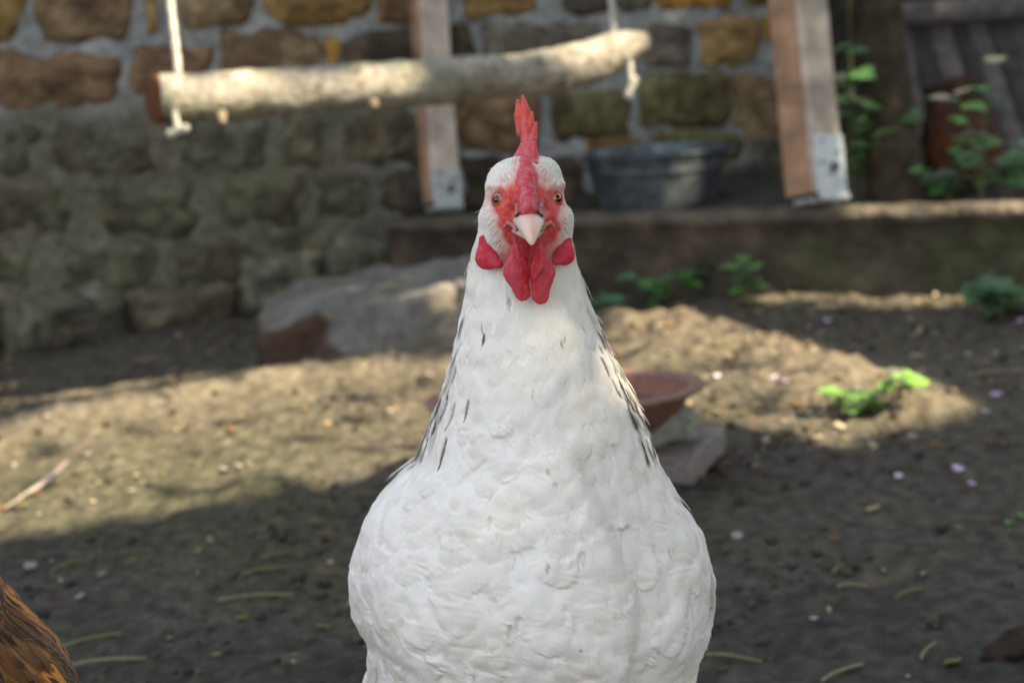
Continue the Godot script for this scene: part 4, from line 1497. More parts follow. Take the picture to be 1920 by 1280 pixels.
func build_tub() -> void:
	var l := on_y(1088, 394, 0.172)
	var r := on_y(1296, 386, 0.172)
	var t := (LB - LA).normalized()
	var back := Vector3(t.z, 0.0, -t.x)
	var mid := (l + r) * 0.5 + back * 0.16
	mid.y = 0.160
	var d := (mid - EYE).length()
	var o := thing("zinc_tub", mid, "weathered grey blue zinc tub standing on the bed between the two posts", "tub")
	var s := d / F
	var hb := 102.0 * s
	var w1 := 108.0 * s
	var w2 := 130.0 * s
	put("tub_wall", lathe([Vector2(0, 0), Vector2(w1, 0.0), Vector2(w1 + 0.002, 0.004), Vector2(lerpf(w1, w2, 0.62), hb * 0.62), Vector2(lerpf(w1, w2, 0.64) + 0.005, hb * 0.66), Vector2(lerpf(w1, w2, 0.7) + 0.004, hb * 0.70), Vector2(lerpf(w1, w2, 0.73), hb * 0.73), Vector2(w2 - 0.002, hb * 0.95), Vector2(w2 + 0.005, hb * 0.965), Vector2(w2 + 0.006, hb * 0.985), Vector2(w2, hb), Vector2(w2 - 0.006, hb * 0.97), Vector2(w1 - 0.004, 0.01), Vector2(0, 0.01)], 64), M.zinc, o)
	for sgn in [-1.0, 1.0]:
		var pts := []
		var rad := []
		for k in 13:
			var a := PI * k / 12.0
			pts.append(Vector3(sgn * (w2 * 0.98 + 0.022 * sin(a)), hb * 0.86 + 0.006 * sin(a), 0.045 * cos(a)))
			rad.append(0.004)
		put("handle", tube(pts, rad, 8), M.zinc, o)

func build_fence() -> void:
	var t := Vector3(0.93, 0.0, 0.36).normalized()
	var o0 := on_y(1700, 330, 0.17)
	var f := thing("slat_fence", Vector3(o0.x, 0.165, o0.z) , "dark weathered fence of leaning grey slats under a log rail", "fence")
	var dd := 3.62
	# slats: top x, top y, bottom x, bottom y, width, tone
	var slats := [[1655, 60, 1700, 340, 36, 0.7], [1688, 55, 1752, 345, 34, 1.0], [1722, 52, 1800, 350, 36, 0.55], [1756, 48, 1880, 350, 42, 1.25], [1795, 46, 1905, 300, 30, 0.5], [1824, 40, 1945, 340, 42, 1.15], [1870, 40, 1985, 330, 38, 0.65], [1908, 38, 2030, 330, 42, 0.9], [1960, 36, 2080, 330, 42, 0.8], [2010, 34, 2130, 330, 42, 1.0]]
	for k in 34:
		var x := 2056.0 + 46.0 * k
		slats.append([x, 32 - 3.6 * k, x + 118.0, 326 - 3.0 * k, 38 + 5 * (k % 3), 0.65 + 0.13 * ((k * 5) % 4)])
	for q in slats:
		var a := at(q[0], q[1], dd)
		var b := at(q[2], q[3] + 60, dd - 0.06)
		var up := (a - b).normalized()
		var zf := (EYE - b).normalized()
		zf = (zf - up * zf.dot(up)).normalized()
		var w: float = q[4] / F * dd
		var m: StandardMaterial3D = M.slat.duplicate()
		m.albedo_color = Color(M.slat.albedo_color.srgb_to_linear() * q[5] * 1.0, 1.0).linear_to_srgb()
		put("slat", block(Vector3(w, (a - b).length() + 0.12, 0.018), 0.004, 0.0015, 20, 0.15, a), m, f, Transform3D(Basis(up.cross(zf), up, zf), (a + b) * 0.5 - f.position))
	var r0 := at(1640, 32, dd - 0.06)
	var r1 := at(3650, -96, dd - 0.1)
	put("log_rail", tube([r0 - f.position, r0.lerp(r1, 0.3) - f.position, r0.lerp(r1, 0.6) - f.position, r1 - f.position], [0.030, 0.034, 0.030, 0.032], 18, 0.15), M.slat, f)
	# dark boards behind the slats
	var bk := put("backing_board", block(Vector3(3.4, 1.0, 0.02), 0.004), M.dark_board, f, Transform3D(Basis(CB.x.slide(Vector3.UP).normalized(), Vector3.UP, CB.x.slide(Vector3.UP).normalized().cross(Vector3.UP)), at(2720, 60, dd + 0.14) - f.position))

func build_jar() -> void:
	var base := on_y(1815, 352, 0.165)
	var s := 3.3 / F
	var j := thing("clay_jar", Vector3(base.x, 0.160, base.z), "tall rust brown clay jar half hidden by leaves in front of the slat fence", "jar")
	var v := PackedVector3Array()
	var c := PackedColorArray()
	var prof := [[0, 0], [40, 0], [58, 12], [68, 40], [70, 70], [66, 100], [56, 130], [46, 155], [40, 172], [40, 182], [46, 190], [44, 196], [34, 190], [30, 170], [0, 165]]
	for p in prof:
		for i in 44:
			var a := TAU * i / 44.0
			var q := Vector3(cos(a) * p[0] * s, p[1] * s, sin(a) * p[0] * s)
			v.append(q)
			c.append(Color(0.20, 0.062, 0.026).lerp(Color(0.085, 0.048, 0.03), clampf(sstep(50.0, 150.0, p[1]) + 0.8 * noise(q, 0.12), 0.0, 1.0)))
	put("jar_body", make(v, outward(v, lattice_idx(44, prof.size(), true)), c), M.old_clay, j, Transform3D(Basis(Vector3(0, 0, 1), 0.16)))

# ---------------------------------------------------------------- plants
func leaf_mesh(kind: int) -> ArrayMesh:
	# unit leaf along +x, blade up, with a folded midrib and scalloped edge
	var v := PackedVector3Array()
	var n := 9
	for j in 5:
		var s := (j - 2.0) / 2.0
		for i in n:
			var t := i / (n - 1.0)
			var w := 0.0
			if kind == 0:
				w = 0.42 * pow(sin(PI * pow(t, 0.62)), 0.8) * (1.0 + 0.10 * sin(t * 34.0))
			elif kind == 1:
				w = 0.36 * pow(maxf(0.0, sin(PI * pow(t, 0.55))), 1.0)
			else:
				w = 0.5 * pow(maxf(0.0, sin(PI * pow(t, 0.75))), 0.6) * (1.0 + 0.16 * sin(t * 22.0))
			if i == 0 or i == n - 1:
				w *= 0.0
			v.append(Vector3(t, 0.10 * absf(s) - 0.22 * t * t + 0.05 * t + 0.02 * sin(t * 9.0 + s * 4.0), s * w))
	return make(v, lattice_idx(n, 5))
func plant(called: String, base: Vector3, spread: float, height: float, leaves: int, leaf_len: float, kind: int, tones: Array, label: String, category: String, sd: int, group := "") -> void:
	rng.seed = sd
	var o := thing(called, base, label, category, group)
	var stems := maxi(1, leaves / 6)
	var sticks := []
	for k in stems:
		var a := rng.randf() * TAU
		var tip := Vector3(cos(a) * spread * rng.randf_range(0.3, 0.9), height * rng.randf_range(0.6, 1.0), sin(a) * spread * rng.randf_range(0.3, 0.9))
		sticks.append(tip)
		put("stem", tube([Vector3(0, -0.01, 0), Vector3(tip.x * 0.35, tip.y * 0.6, tip.z * 0.35), tip], [0.0018, 0.0015, 0.0009], 6), M.stem, o)
	for k in leaves:
		var tip: Vector3 = sticks[k % stems]
		var t := rng.randf_range(0.25, 1.0)
		var p := Vector3(tip.x * t * t, tip.y * t, tip.z * t * t)
		var a := rng.randf() * TAU
		var out := Vector3(cos(a), rng.randf_range(-0.15, 0.5), sin(a)).normalized()
		var zf := out.cross(Vector3.UP).normalized()
		var L := leaf_len * rng.randf_range(0.65, 1.15)
		var b := Basis(out, zf.cross(out), zf) * Basis(Vector3.RIGHT, rng.randf_range(-0.5, 0.5))
		put("leaf", M.leaf[kind], M.plant[tones[rng.randi() % tones.size()]], o, Transform3D(b.scaled_local(Vector3(L, L, L)), p + out * 0.006))

func scatter_strip(called: String, px: float, py: float, length: float, width: float, ang: float, m: Material, label: String, category: String, group: String) -> void:
	var p := on_ground(px, py)
	var d := Vector3(cos(ang), 0, sin(ang))
	var h := ground_h(p.x, p.z) + 0.004
	var pts := []
	for k in 5:
		var t := k / 4.0 - 0.5
		var q := p + d * length * t
		pts.append(Vector3(q.x - p.x, 0.003 * cos(t * 3.0) + 0.001, q.z - p.z) + Vector3(-d.z, 0, d.x) * 0.0016 * sin(t * 4.0))
	var v := PackedVector3Array()
	for s in 3:
		for k in 5:
			var q: Vector3 = pts[k]
			v.append(q + Vector3(-d.z, 0, d.x) * width * 0.5 * (s - 1.0) * 0.5 + Vector3.UP * (0.0012 if s == 1 else 0.0))
	for s in 3:
		for k in 5:
			v.append(v[(2 - s) * 5 + k] - Vector3.UP * 0.0014)
	var o := put(called, make(v, outward(v, lattice_idx(5, 6))), m, self, Transform3D(Basis(), Vector3(p.x, h, p.z)))
	tag(o, label, category, group)
func petal(px: float, py: float, size: float, m: Material, label: String, called := "petal", category := "petal", group := "fallen lilac petals on the soil") -> void:
	var p := on_ground(px, py)
	var v := PackedVector3Array()
	var turn := rng.randf() * TAU
	for j in 4:
		for i in 9:
			var a := TAU * i / 9.0
			var r: float = size * [0.02, 0.45, 0.75, 0.5][j] * (1.0 + 0.2 * sin(2.0 * a + turn))
			v.append(Vector3(cos(a) * r, [0.30, 0.42, 0.45, 0.0][j] * size * (0.7 + 0.5 * sin(a + turn)), sin(a) * r * 0.8))
	var o := put(called, make(v, outward(v, lattice_idx(9, 4, true))), m, self, Transform3D(Basis(), Vector3(p.x, ground_h(p.x, p.z) + 0.004, p.z)))
	tag(o, label, category, group)

# ---------------------------------------------------------------- added unseen tree, its crown shaped to place sun and shade
func build_added_shade_tree() -> void:
	var e1 := sun_dir.cross(Vector3.UP).normalized()
	var e2 := e1.cross(sun_dir)
	var lit: Array = []
	var add := func(pts: Array) -> void:
		var poly := PackedVector2Array()
		for p in pts:
			poly.append(Vector2(p.dot(e1), p.dot(e2)))
		lit.append_array(Geometry2D.offset_polygon(poly, 0.018))
	var band := []
	for q in [[-170, 884], [0, 830], [250, 772], [480, 726], [650, 706], [870, 695], [1000, 656], [1110, 612], [1200, 598], [1350, 630], [1480, 670], [1560, 712], [1700, 746], [1800, 768], [1700, 786], [1560, 790], [1330, 788], [1150, 815], [900, 868], [700, 883], [560, 905], [370, 940], [150, 975], [0, 1000], [-170, 1030]]:
		band.append(on_y(q[0], q[1]))
	add.call(band)
	for q in [[2.27, [270, 120], [470, 108], [600, 122], [540, 165], [640, 190], [570, 230], [420, 245], [270, 255]],
		[2.33, [640, 168], [700, 148], [770, 152], [760, 170], [680, 195], [640, 195]],
		[2.44, [950, 120], [1060, 90], [1180, 55], [1225, 62], [1200, 110], [1080, 178], [1040, 186], [1060, 150], [950, 140]],
		[2.96, [1512, 62], [1540, 55], [1546, 72], [1516, 92]], [2.96, [1528, 190], [1556, 160], [1566, 178], [1536, 235]], [2.93, [1520, 268], [1590, 268], [1595, 392], [1525, 392]],
		[2.26, [300, -40], [340, -40], [352, 150], [322, 150]]]:
		var pts := []
		for k in range(1, q.size()):
			pts.append(at(q[k][0], q[k][1], q[0]))
		add.call(pts)
	var hen_at := Transform3D(CB, EYE + CB * Vector3(SHIFT, 0, -HD))
	var shade: Array = []
	for part in [[[640, 890], [790, 830], [900, 740], [965, 760], [1050, 850], [1160, 905], [1330, 900], [1350, 1280], [640, 1280]], [[880, 300], [1080, 300], [1090, 590], [1000, 620], [985, 730], [830, 745]]]:
		var poly := PackedVector2Array()
		for q in part:
			var r := ring_at(q[1])
			var p: Vector3 = hen_at * face(clampf(q[0], r[1] + 6.0, r[2] - 6.0), q[1], 0.0)
			poly.append(Vector2(p.dot(e1), p.dot(e2)))
		shade.append(poly)
	var rock_face := PackedVector2Array()
	for q in [[500, 560], [690, 505], [930, 500], [930, 655], [690, 668], [560, 690]]:
		var p: Vector3 = at(q[0], q[1], 2.62)
		rock_face.append(Vector2(p.dot(e1), p.dot(e2)))
	shade.append(rock_face)
	var chest := []
	for q in [[1000, 634], [1070, 632], [1125, 682], [1172, 752], [1212, 842], [1175, 900], [1100, 850], [1035, 780], [1000, 700]]:
		chest.append(Transform3D(CB, EYE + CB * Vector3(SHIFT, 0, -HD)) * face(q[0], q[1], 0.0))
	add.call(chest)
	var soft_poly: PackedVector2Array = Geometry2D.offset_polygon(lit[lit.size() - 1], 0.02)[0]
	var strip := []
	for q in [[1585, 386], [1980, 372], [1980, 392], [1585, 402]]:
		strip.append(on_y(q[0], q[1], 0.18))
	add.call(strip)
	var plant_spot := []
	for q in [[1540, 730], [1600, 700], [1690, 700], [1720, 745], [1650, 790], [1560, 800]]:
		plant_spot.append(on_y(q[0], q[1], 0.02))
	add.call(plant_spot)
	var mid := Vector3(0.1, 0.3, -2.0)
	var centre := mid + sun_dir * 4.4
	var trunk_at := Vector3(centre.x + 1.2, 0.0, centre.z + 0.9)
	var tree := thing("added_shade_tree", trunk_at, "added leafy tree outside the picture, its crown shaped to place sun and shade", "tree")
	put("trunk", tube([Vector3(0, -0.2, 0), Vector3(0, 1.2, 0), Vector3(-0.05, 2.4, -0.05), Vector3(0.1, 3.6, 0.1)], [0.20, 0.17, 0.13, 0.06], 16, 0.1), M.bark, tree)
	rng.seed = 77
	for k in 16:
		var a := TAU * k / 16.0
		var tip := centre + (e1 * cos(a) + e2 * sin(a)) * 2.3
		var from := Vector3(0.0, 2.0 + 0.09 * k, 0.0)
		var crosses := false
		for m in 30:
			var w := trunk_at + from.lerp(tip - trunk_at, m / 29.0)
			for poly in lit:
				for big in Geometry2D.offset_polygon(poly, 0.12):
					if Geometry2D.is_point_in_polygon(Vector2(w.dot(e1), w.dot(e2)), big):
						crosses = true
		if crosses:
			continue
		put("limb", tube([from, from.lerp(tip - trunk_at, 0.5) + Vector3(0, 0.2, 0), tip - trunk_at], [0.05, 0.03, 0.01], 8, 0.1), M.bark, tree)
	var spots: Array[Transform3D] = []
	var c0 := Vector2(mid.dot(e1), mid.dot(e2))
	var tries := 115000
	for k in tries:
		var a := rng.randf() * TAU
		var r := 3.0 * sqrt(rng.randf())
		var q := c0 + Vector2(cos(a), sin(a)) * r
		var nrm := (sun_dir + Vector3(rng.randf_range(-0.7, 0.7), rng.randf_range(-0.2, 0.7), rng.randf_range(-0.7, 0.7))).normalized()
		var x := nrm.cross(Vector3(rng.randf_range(-1, 1), rng.randf_range(-1, 1), rng.randf_range(-1, 1))).normalized()
		var L := rng.randf_range(0.055, 0.09)
		var off1 := Vector2(x.dot(e1), x.dot(e2)) * L * 0.45
		var hit := false  # leaves are left out wherever sun should reach the yard
		for poly in lit:
			if Geometry2D.is_point_in_polygon(q, poly) or Geometry2D.is_point_in_polygon(q + off1, poly) or Geometry2D.is_point_in_polygon(q - off1, poly):
				hit = true
				break
		for poly in shade:  # leaves stay here to hold shade on the hen and boulder
			if Geometry2D.is_point_in_polygon(q, poly):
				hit = false
		if hit and Geometry2D.is_point_in_polygon(q, soft_poly) and rng.randf() < 0.036:
			hit = false
		if hit and rng.randf() < 0.985:
			continue
		var d := 4.4 + rng.randf_range(-0.8, 0.8) * sqrt(maxf(0.05, 1.0 - pow(r / 3.2, 2.0)))
		var p := e1 * q.x + e2 * q.y + sun_dir * (mid.dot(sun_dir) + d)
		spots.append(Transform3D(Basis(x * L, nrm * L, x.cross(nrm) * L), p - trunk_at - x * L * 0.5))
	var mm := MultiMesh.new()
	mm.transform_format = MultiMesh.TRANSFORM_3D
	mm.mesh = M.leaf[3]
	mm.instance_count = spots.size()
	for k in spots.size():
		mm.set_instance_transform(k, spots[k])
	var o := MultiMeshInstance3D.new()
	o.name = "crown"
	o.multimesh = mm
	o.material_override = M.crown
	o.set_meta("kind", "stuff")
	tree.add_child(o, true)

func litter() -> void:
	# clods, crumbs and chips: nobody could count them
	rng.seed = 31
	var chunk := block(Vector3(1, 0.6, 0.8), 0.28, 0.10, 3, 0.012)
	var flake := block(Vector3(1, 0.16, 0.55), 0.07, 0.05, 3, 0.012)
	for kind in 2:
		var spots: Array[Transform3D] = []
		var tints := PackedColorArray()
		var count := 3600 if kind == 0 else 1500
		while spots.size() < count:
			var p := Vector3(rng.randf_range(-1.5, 1.6), 0, rng.randf_range(-3.2, -0.75))
			if (p - LA).dot(Vector3((LB - LA).normalized().z, 0, -(LB - LA).normalized().x)) > -0.01 and p.x > -0.3:
				continue
			if (p - W0).dot(WN) < 0.04:
				continue
			if noise(p, 0.03) + 0.3 * noise(p, 0.1) < rng.randf_range(-0.5, 0.35):
				continue
			var L := 0.0035 + 0.012 * pow(rng.randf(), 3.0)
			if kind == 1:
				L = 0.005 + 0.013 * pow(rng.randf(), 2.0)
				if p.z > -1.75 and rng.randf() < 0.75:
					continue
			p.y = ground_h(p.x, p.z) + L * (0.12 if kind == 0 else 0.2) + 0.002
			var b := Basis.from_euler(Vector3(rng.randf_range(-0.4, 0.4), rng.randf() * TAU, rng.randf_range(-0.4, 0.4)))
			spots.append(Transform3D(b.scaled_local(Vector3(L, L, L)), p))
			if kind == 0:
				tints.append(Color(0.10, 0.08, 0.06).lerp(Color(0.055, 0.045, 0.036), rng.randf()))
			else:
				var t := rng.randf()
				tints.append(Color(0.40, 0.28, 0.14).lerp(Color(0.52, 0.45, 0.34), rng.randf()) if t < 0.45 else Color(0.20, 0.11, 0.05) if t < 0.75 else Color(0.17, 0.17, 0.06))
		var mm := MultiMesh.new()
		mm.transform_format = MultiMesh.TRANSFORM_3D
		mm.use_colors = true
		mm.mesh = chunk if kind == 0 else flake
		mm.instance_count = spots.size()
		for k in spots.size():
			mm.set_instance_transform(k, spots[k])
			mm.set_instance_color(k, tints[k])
		var o := MultiMeshInstance3D.new()
		o.name = "soil_crumbs" if kind == 0 else "wood_chips"
		o.multimesh = mm
		o.material_override = M.chip
		add_child(o, true)
		tag(o, "small dark crumbs of soil strewn over the yard" if kind == 0 else "pale wood chips and dry leaf bits strewn over the yard", "soil" if kind == 0 else "wood chips")
		o.set_meta("kind", "stuff")

# ---------------------------------------------------------------- all of it
func _ready() -> void:
	nz.noise_type = FastNoiseLite.TYPE_SIMPLEX_SMOOTH
	nz.frequency = 1.0
	nz.seed = 4
	nz.fractal_type = FastNoiseLite.FRACTAL_NONE
	CB = Basis(Vector3.RIGHT, deg_to_rad(-12.0)) * Basis(Vector3.BACK, deg_to_rad(-4.5))
	var cam := Camera3D.new()
	cam.name = "camera"
	cam.projection = Camera3D.PROJECTION_FRUSTUM
	cam.near = 0.05
	cam.far = 200.0
	cam.size = 2.0 * 0.05 * (640.0 / F)
	cam.transform = Transform3D(CB, EYE)
	var lens := CameraAttributesPhysical.new()
	lens.frustum_focal_length = 35.0
	lens.frustum_focus_distance = 0.765
	lens.exposure_aperture = 35.0 / 6.6
	cam.attributes = lens
	add_child(cam, true)
	cam.current = true
	var env := Environment.new()
	env.background_mode = Environment.BG_SKY
	env.tonemap_mode = Environment.TONE_MAPPER_LINEAR
	env.background_energy_multiplier = 0.75
	env.tonemap_exposure = 4.1
	var sky := Sky.new()
	var sm := ProceduralSkyMaterial.new()
	sm.sky_top_color = Color(0.66, 0.695, 0.75)
	sm.sky_horizon_color = Color(0.89, 0.88, 0.86)
	sm.sky_curve = 0.2
	sm.ground_bottom_color = Color(0.25, 0.23, 0.2)
	sm.ground_horizon_color = Color(0.5, 0.5, 0.48)
	sky.sky_material = sm
	env.sky = sky
	env.sdfgi_enabled = true
	env.ssao_enabled = true
	env.ssil_enabled = true
	var we := WorldEnvironment.new()
	we.name = "world_environment"
	we.environment = env
	add_child(we, true)
	var sun := DirectionalLight3D.new()
	sun.name = "sun"
	sun.light_energy = 1.6
	sun.light_color = Color(1.0, 0.93, 0.80)
	sun.light_angular_distance = 0.55
	sun.shadow_enabled = true
	sun.basis = Basis.looking_at(-sun_dir, Vector3.UP)
	add_child(sun, true)

	rng.seed = 12
	materials()
	M.bark_pale_plain = mat(lin(0.26, 0.22, 0.15), 0.85, M.speck, 6.0)
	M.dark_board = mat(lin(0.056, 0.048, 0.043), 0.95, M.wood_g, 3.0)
	M.leaf = [leaf_mesh(0), leaf_mesh(1), leaf_mesh(2), make(PackedVector3Array([Vector3(0, 0, 0), Vector3(0.45, 0.05, -0.32), Vector3(1, -0.05, 0), Vector3(0.45, 0.05, 0.32)]), PackedInt32Array([0, 1, 2, 0, 2, 3]))]
	build_ground()
	build_wall()
	build_ledge()
	build_added_shade_tree()
	# posts
	var b1 := on_y(830, 398, 0.182)
	var b2 := on_y(1532, 385, 0.182)
	var d1 := -(CB.inverse() * (b1 - EYE)).z
	var d2 := -(CB.inverse() * (b2 - EYE)).z
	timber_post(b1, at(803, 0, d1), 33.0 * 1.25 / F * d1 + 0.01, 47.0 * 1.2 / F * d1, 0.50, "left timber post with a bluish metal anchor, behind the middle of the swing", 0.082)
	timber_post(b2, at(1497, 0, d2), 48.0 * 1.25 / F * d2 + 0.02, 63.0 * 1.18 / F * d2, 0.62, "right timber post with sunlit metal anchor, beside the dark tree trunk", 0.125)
	build_swing()
	# dark trunk beside the right post
	var tb := on_y(1690, 372, 0.165)
	var dt := -(CB.inverse() * (tb - EYE)).z
	var tree := thing("tree", Vector3(tb.x, 0.15, tb.z), "mossy dark brown tree trunk rising from the bed right of the right post", "tree")
	var tops := [at(1690, 385, dt), at(1672, 250, dt), at(1655, 110, dt), at(1640, -20, dt), at(1615, -250, dt), at(1600, -700, dt)]
	var rel := []
	for p in tops:
		rel.append(p - tree.position)
	put("trunk", tube(rel, [0.064, 0.054, 0.052, 0.052, 0.05, 0.04], 24, 0.12, Color(0, 0, 0, 0), 0.12), M.bark, tree)
	build_fence()
	build_jar()
	build_tub()
	build_rock()
	build_bowl()
	# plants
	plant("ground_ivy", on_y(1640, 372, 0.165), 0.10, 0.20, 34, 0.052, 0, [0, 2, 0, 1], "leafy green weeds between the right post and the tree trunk", "weeds", 1)
	plant("climbing_weed", on_y(1600, 380, 0.165), 0.05, 0.50, 22, 0.055, 0, [0, 1, 2], "tall climbing green weed behind the right post's outer edge", "weeds", 2)
	plant("ground_ivy", on_y(1780, 374, 0.165), 0.11, 0.09, 26, 0.050, 0, [0, 2], "low green weeds on the bed at the foot of the clay jar", "weeds", 3)
	plant("ground_ivy", on_y(1890, 374, 0.165), 0.10, 0.12, 26, 0.050, 0, [0, 2], "green weeds on the bed at the right edge of the picture", "weeds", 4)
	plant("climbing_weed", on_y(1842, 380, 0.165), 0.06, 0.32, 16, 0.055, 1, [0, 1, 2], "thin weed with pale green leaves growing in front of the clay jar", "weeds", 5)
	plant("nettle", on_ground(1245, 572), 0.10, 0.075, 16, 0.048, 0, [0, 0, 2], "broad leaved green weed at the foot of the edging behind the hen's right cheek", "weeds", 6)
	plant("nettle", on_ground(1402, 572), 0.045, 0.13, 20, 0.042, 0, [0, 1, 2], "upright green nettle against the edging left of the right post", "weeds", 7)
	plant("nettle", on_ground(1150, 578), 0.07, 0.03, 8, 0.04, 0, [2], "small dull green seedling beside the hen's neck at the edging", "weeds", 8)
	plant("strawberry_plant", on_ground(1880, 600), 0.10, 0.075, 26, 0.05, 2, [0, 0, 2], "bushy green plant on the soil at the right edge below the edging", "plant", 9)
	plant("seedling", on_ground(1610, 775), 0.065, 0.036, 26, 0.030, 2, [3, 1, 3], "bright yellow green seedling in the patch of sun", "plant", 10)
	plant("seedling", on_ground(1685, 752), 0.03, 0.042, 13, 0.028, 2, [3, 1], "smaller bright green seedling right at the end of the sun patch", "plant", 11)
	plant("seedling", on_ground(1900, 975), 0.012, 0.008, 4, 0.013, 2, [1], "tiny green sprout in the dark soil near the right edge", "plant", 12)
	# straw and petals
	rng.seed = 5
	var straws := "loose straws on the soil"
	for q in [[135, 1065, 0.055, 0.006, -0.75, 1, "olive green straw lying slantwise above the brown hen"], [175, 1208, 0.06, 0.007, -0.4, 1, "green bent stalk beside the brown hen's back"], [205, 1249, 0.07, 0.005, -0.05, 0, "pale dry straw at the lower left beside the brown hen"],
		[520, 1048, 0.035, 0.004, -0.35, 1, "short greenish straw left of the white hen's breast, upper of two"], [500, 1077, 0.05, 0.005, -0.2, 1, "greenish straw left of the white hen's breast, lower of two"], [480, 1128, 0.08, 0.003, 0.0, 0, "thin brown straw left of the hen's belly"],
		[1705, 1121, 0.036, 0.006, -0.6, 1, "olive straw on the dark soil right of the hen"], [1742, 1228, 0.038, 0.005, -1.0, 0, "pale curved straw near the lower right corner"], [1580, 1270, 0.05, 0.006, -0.6, 0, "straw at the lower edge right of the hen"], [1600, 1108, 0.03, 0.004, 0.1, 0, "short tan straw right of the hen's breast"], [1370, 1243, 0.06, 0.003, 0.4, 0, "thin tan stalk near the hen's lower right side"], [1870, 705, 0.09, 0.006, 0.0, 0, "brown twig on the shaded soil near the right edge"]]:
		scatter_strip("straw", q[0], q[1], q[2], q[3], q[4], M.straw_green if q[5] == 1 else M.straw, q[6], "straw", straws)
	for q in [[1552, 606, 0.009, 1, "lilac petal on shaded soil below the edging"], [1470, 722, 0.011, 0, "pale pink petal in the sun right of the bowl, right of two"], [1449, 714, 0.009, 0, "pale pink petal in the sun right of the bowl, left of two"], [1868, 746, 0.012, 1, "lilac petal near the right edge, upper of two"], [1849, 777, 0.010, 0, "whitish petal near the right edge, lower of two"],
		[1798, 887, 0.013, 1, "deep lilac petal on dark soil at the right"], [1824, 914, 0.008, 1, "small lilac petal just below the deep lilac one"], [1898, 375, 0.009, 0, "pink petal lying at the right end of the edging"], [1345, 710, 0.008, 0, "white petal in the sun beside the bowl's rim"], [1686, 900, 0.008, 0, "pale crumb like petal on dark soil right of the brick"], [1527, 1167, 0.006, 0, "tiny whitish petal low on the right"], [1912, 606, 0.010, 1, "lilac petal under the bushy plant at the right edge"]]:
		petal(q[0], q[1], q[2], M.petal if q[3] == 1 else M.petal_pale, q[4])
	for q in [[160, 858, 0.011, "bright white flake in the sun at the left"], [58, 1070, 0.011, "whitish flake on dark soil near the left edge"], [98, 1058, 0.007, "pinkish flake beside the whitish one at the left"], [192, 1083, 0.007, "small pale flake left of the middle"], [150, 1126, 0.007, "small round pale flake above the green stalk"], [420, 885, 0.008, "pale flake in the sun, left of a close pair"], [448, 880, 0.010, "pale flake in the sun, middle of a cluster"], [468, 876, 0.008, "pale flake in the sun, right of the cluster"],
		[1383, 1014, 0.010, "cream dry leaf bit just right of the hen"], [1257, 664, 0.009, "round pale pebble in the sun behind the hen's shoulder"]]:
		petal(q[0], q[1], q[2], M.litter_white, q[3], "flake", "flake", "pale flakes on the soil")
	# a dropped feather and a dark clod
	var fa := on_ground(30, 948)
	var fb := on_ground(128, 890)
	var fd := fb - fa
	fd.y = 0.0
	var fs := Vector3(-fd.z, 0, fd.x).normalized() * 0.011
	var fv := PackedVector3Array()
	var fc := PackedColorArray()
	var fu := PackedVector2Array()
	for j in 9:
		var t := j / 8.0
		for i in 5:
			var w := (i - 2.0) / 2.0
			fv.append(fd * t + fs * w * (1.0 - 0.5 * t) + Vector3.UP * (0.010 + 0.012 * t * t - 0.003 * absf(w)))
			fc.append(Color(0.60, 0.50, 0.45).lerp(Color(0.30, 0.20, 0.24), t))
			fu.append(Vector2((2.02 + 0.96 * (w * 0.5 + 0.5)) / 4.0, 0.98 - 0.96 * t))
	var dropped := thing("fallen_feather", Vector3(fa.x, ground_h(fa.x, fa.z), fa.z), "dropped pale pinkish feather lying on the sunlit soil at the left edge", "feather")
	put("vane", make(fv, lattice_idx(5, 9), fc, fu), M.feather, dropped)
	put("shaft", tube([fd * -0.18 + Vector3.UP * 0.006, fd * 0.5 + Vector3.UP * 0.012, fd + Vector3.UP * 0.022], [0.0011, 0.0009, 0.0004], 6), M.litter_white, dropped)
	var ca := on_ground(1895, 1232)
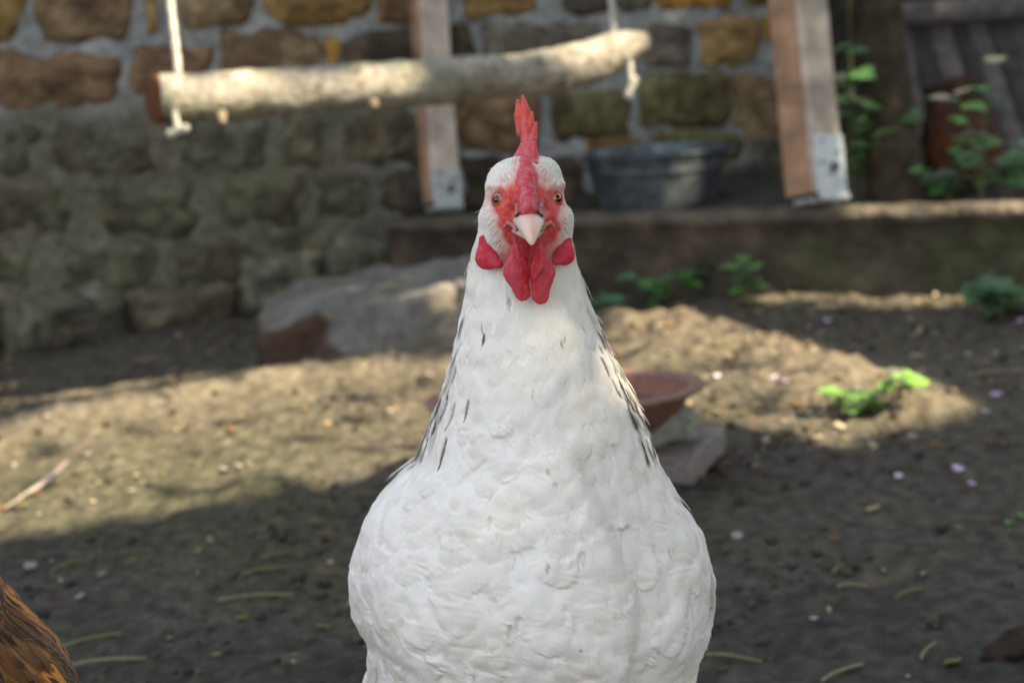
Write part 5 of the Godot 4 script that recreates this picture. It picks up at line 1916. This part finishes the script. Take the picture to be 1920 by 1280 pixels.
	var lump := nets([[Vector3(-0.012, 0.004, 0), Vector3(0.02, 0.006, 0.0), 0.012, 0.016, Vector3(1.2, 0.8, 1), 0.006], [Vector3(0.03, 0.004, 0.006), Vector3(0.05, 0.004, -0.004), 0.014, 0.011, Vector3(1, 0.8, 1), 0.006], [Vector3(0.01, 0.012, -0.006), Vector3(0.03, 0.012, -0.008), 0.009, 0.008, Vector3.ONE, 0.004]], 0.0025, 0.004, 0.7)
	var clod := put("soil_clod", make(lump[0], lump[1]), mat(lin(0.055, 0.036, 0.026), 0.95, M.speck, 12.0, 0.6, M.rough_h), self, Transform3D(Basis(Vector3.UP, 0.3), Vector3(ca.x, ground_h(ca.x, ca.z) + 0.002, ca.z)))
	tag(clod, "large dark brown clod of earth at the lower right edge", "clod")
	litter()
	# hens
	body_surface()
	rng.seed = 99
	var xf := Transform3D(CB, EYE + CB * Vector3(SHIFT, 0, -HD))
	var feet := xf * loc(993, 1405, -0.13)
	var hen := thing("hen", Vector3(feet.x, ground_h(feet.x, feet.z), feet.z), "white hen with red comb and black flecked neck facing the camera", "hen")
	var shared := {}
	var rel_xf := Transform3D(xf.basis, xf.origin - hen.position)
	make_hen(hen, rel_xf, true, shared)
	hen_legs(hen, rel_xf, 0.0, Vector3(0, 0, 1), 1.0, M.skin_white)
	hen_tail(hen, rel_xf, Color(0.05, 0.05, 0.055))
	# the second hen, cut by the corner of the picture, stands with her back to the camera
	var s := 0.78
	var turn := Basis(Vector3.UP, deg_to_rad(172.0)) * Basis(Vector3.RIGHT, deg_to_rad(-12.0))
	turn = turn.scaled(Vector3(s, s, s))
	var want := at(18, 1250, 0.74)
	var mine := ring_point(ring_at(905.0), PI)
	var xf2 := Transform3D(turn, want - turn * mine)
	var feet2 := xf2 * loc(993, 1405, -0.13)
	var hen2 := thing("hen", Vector3(feet2.x, ground_h(feet2.x, feet2.z), feet2.z), "golden brown hen with black streaks cut off at the lower left corner", "hen")
	var rel2 := Transform3D(turn, xf2.origin - hen2.position)
	make_hen(hen2, rel2, false, shared)
	hen_legs(hen2, rel2, 0.0, Vector3(0, 0, -1), s, M.dark_board)
	print("pale hip ", feet, "  brown hip ", feet2)
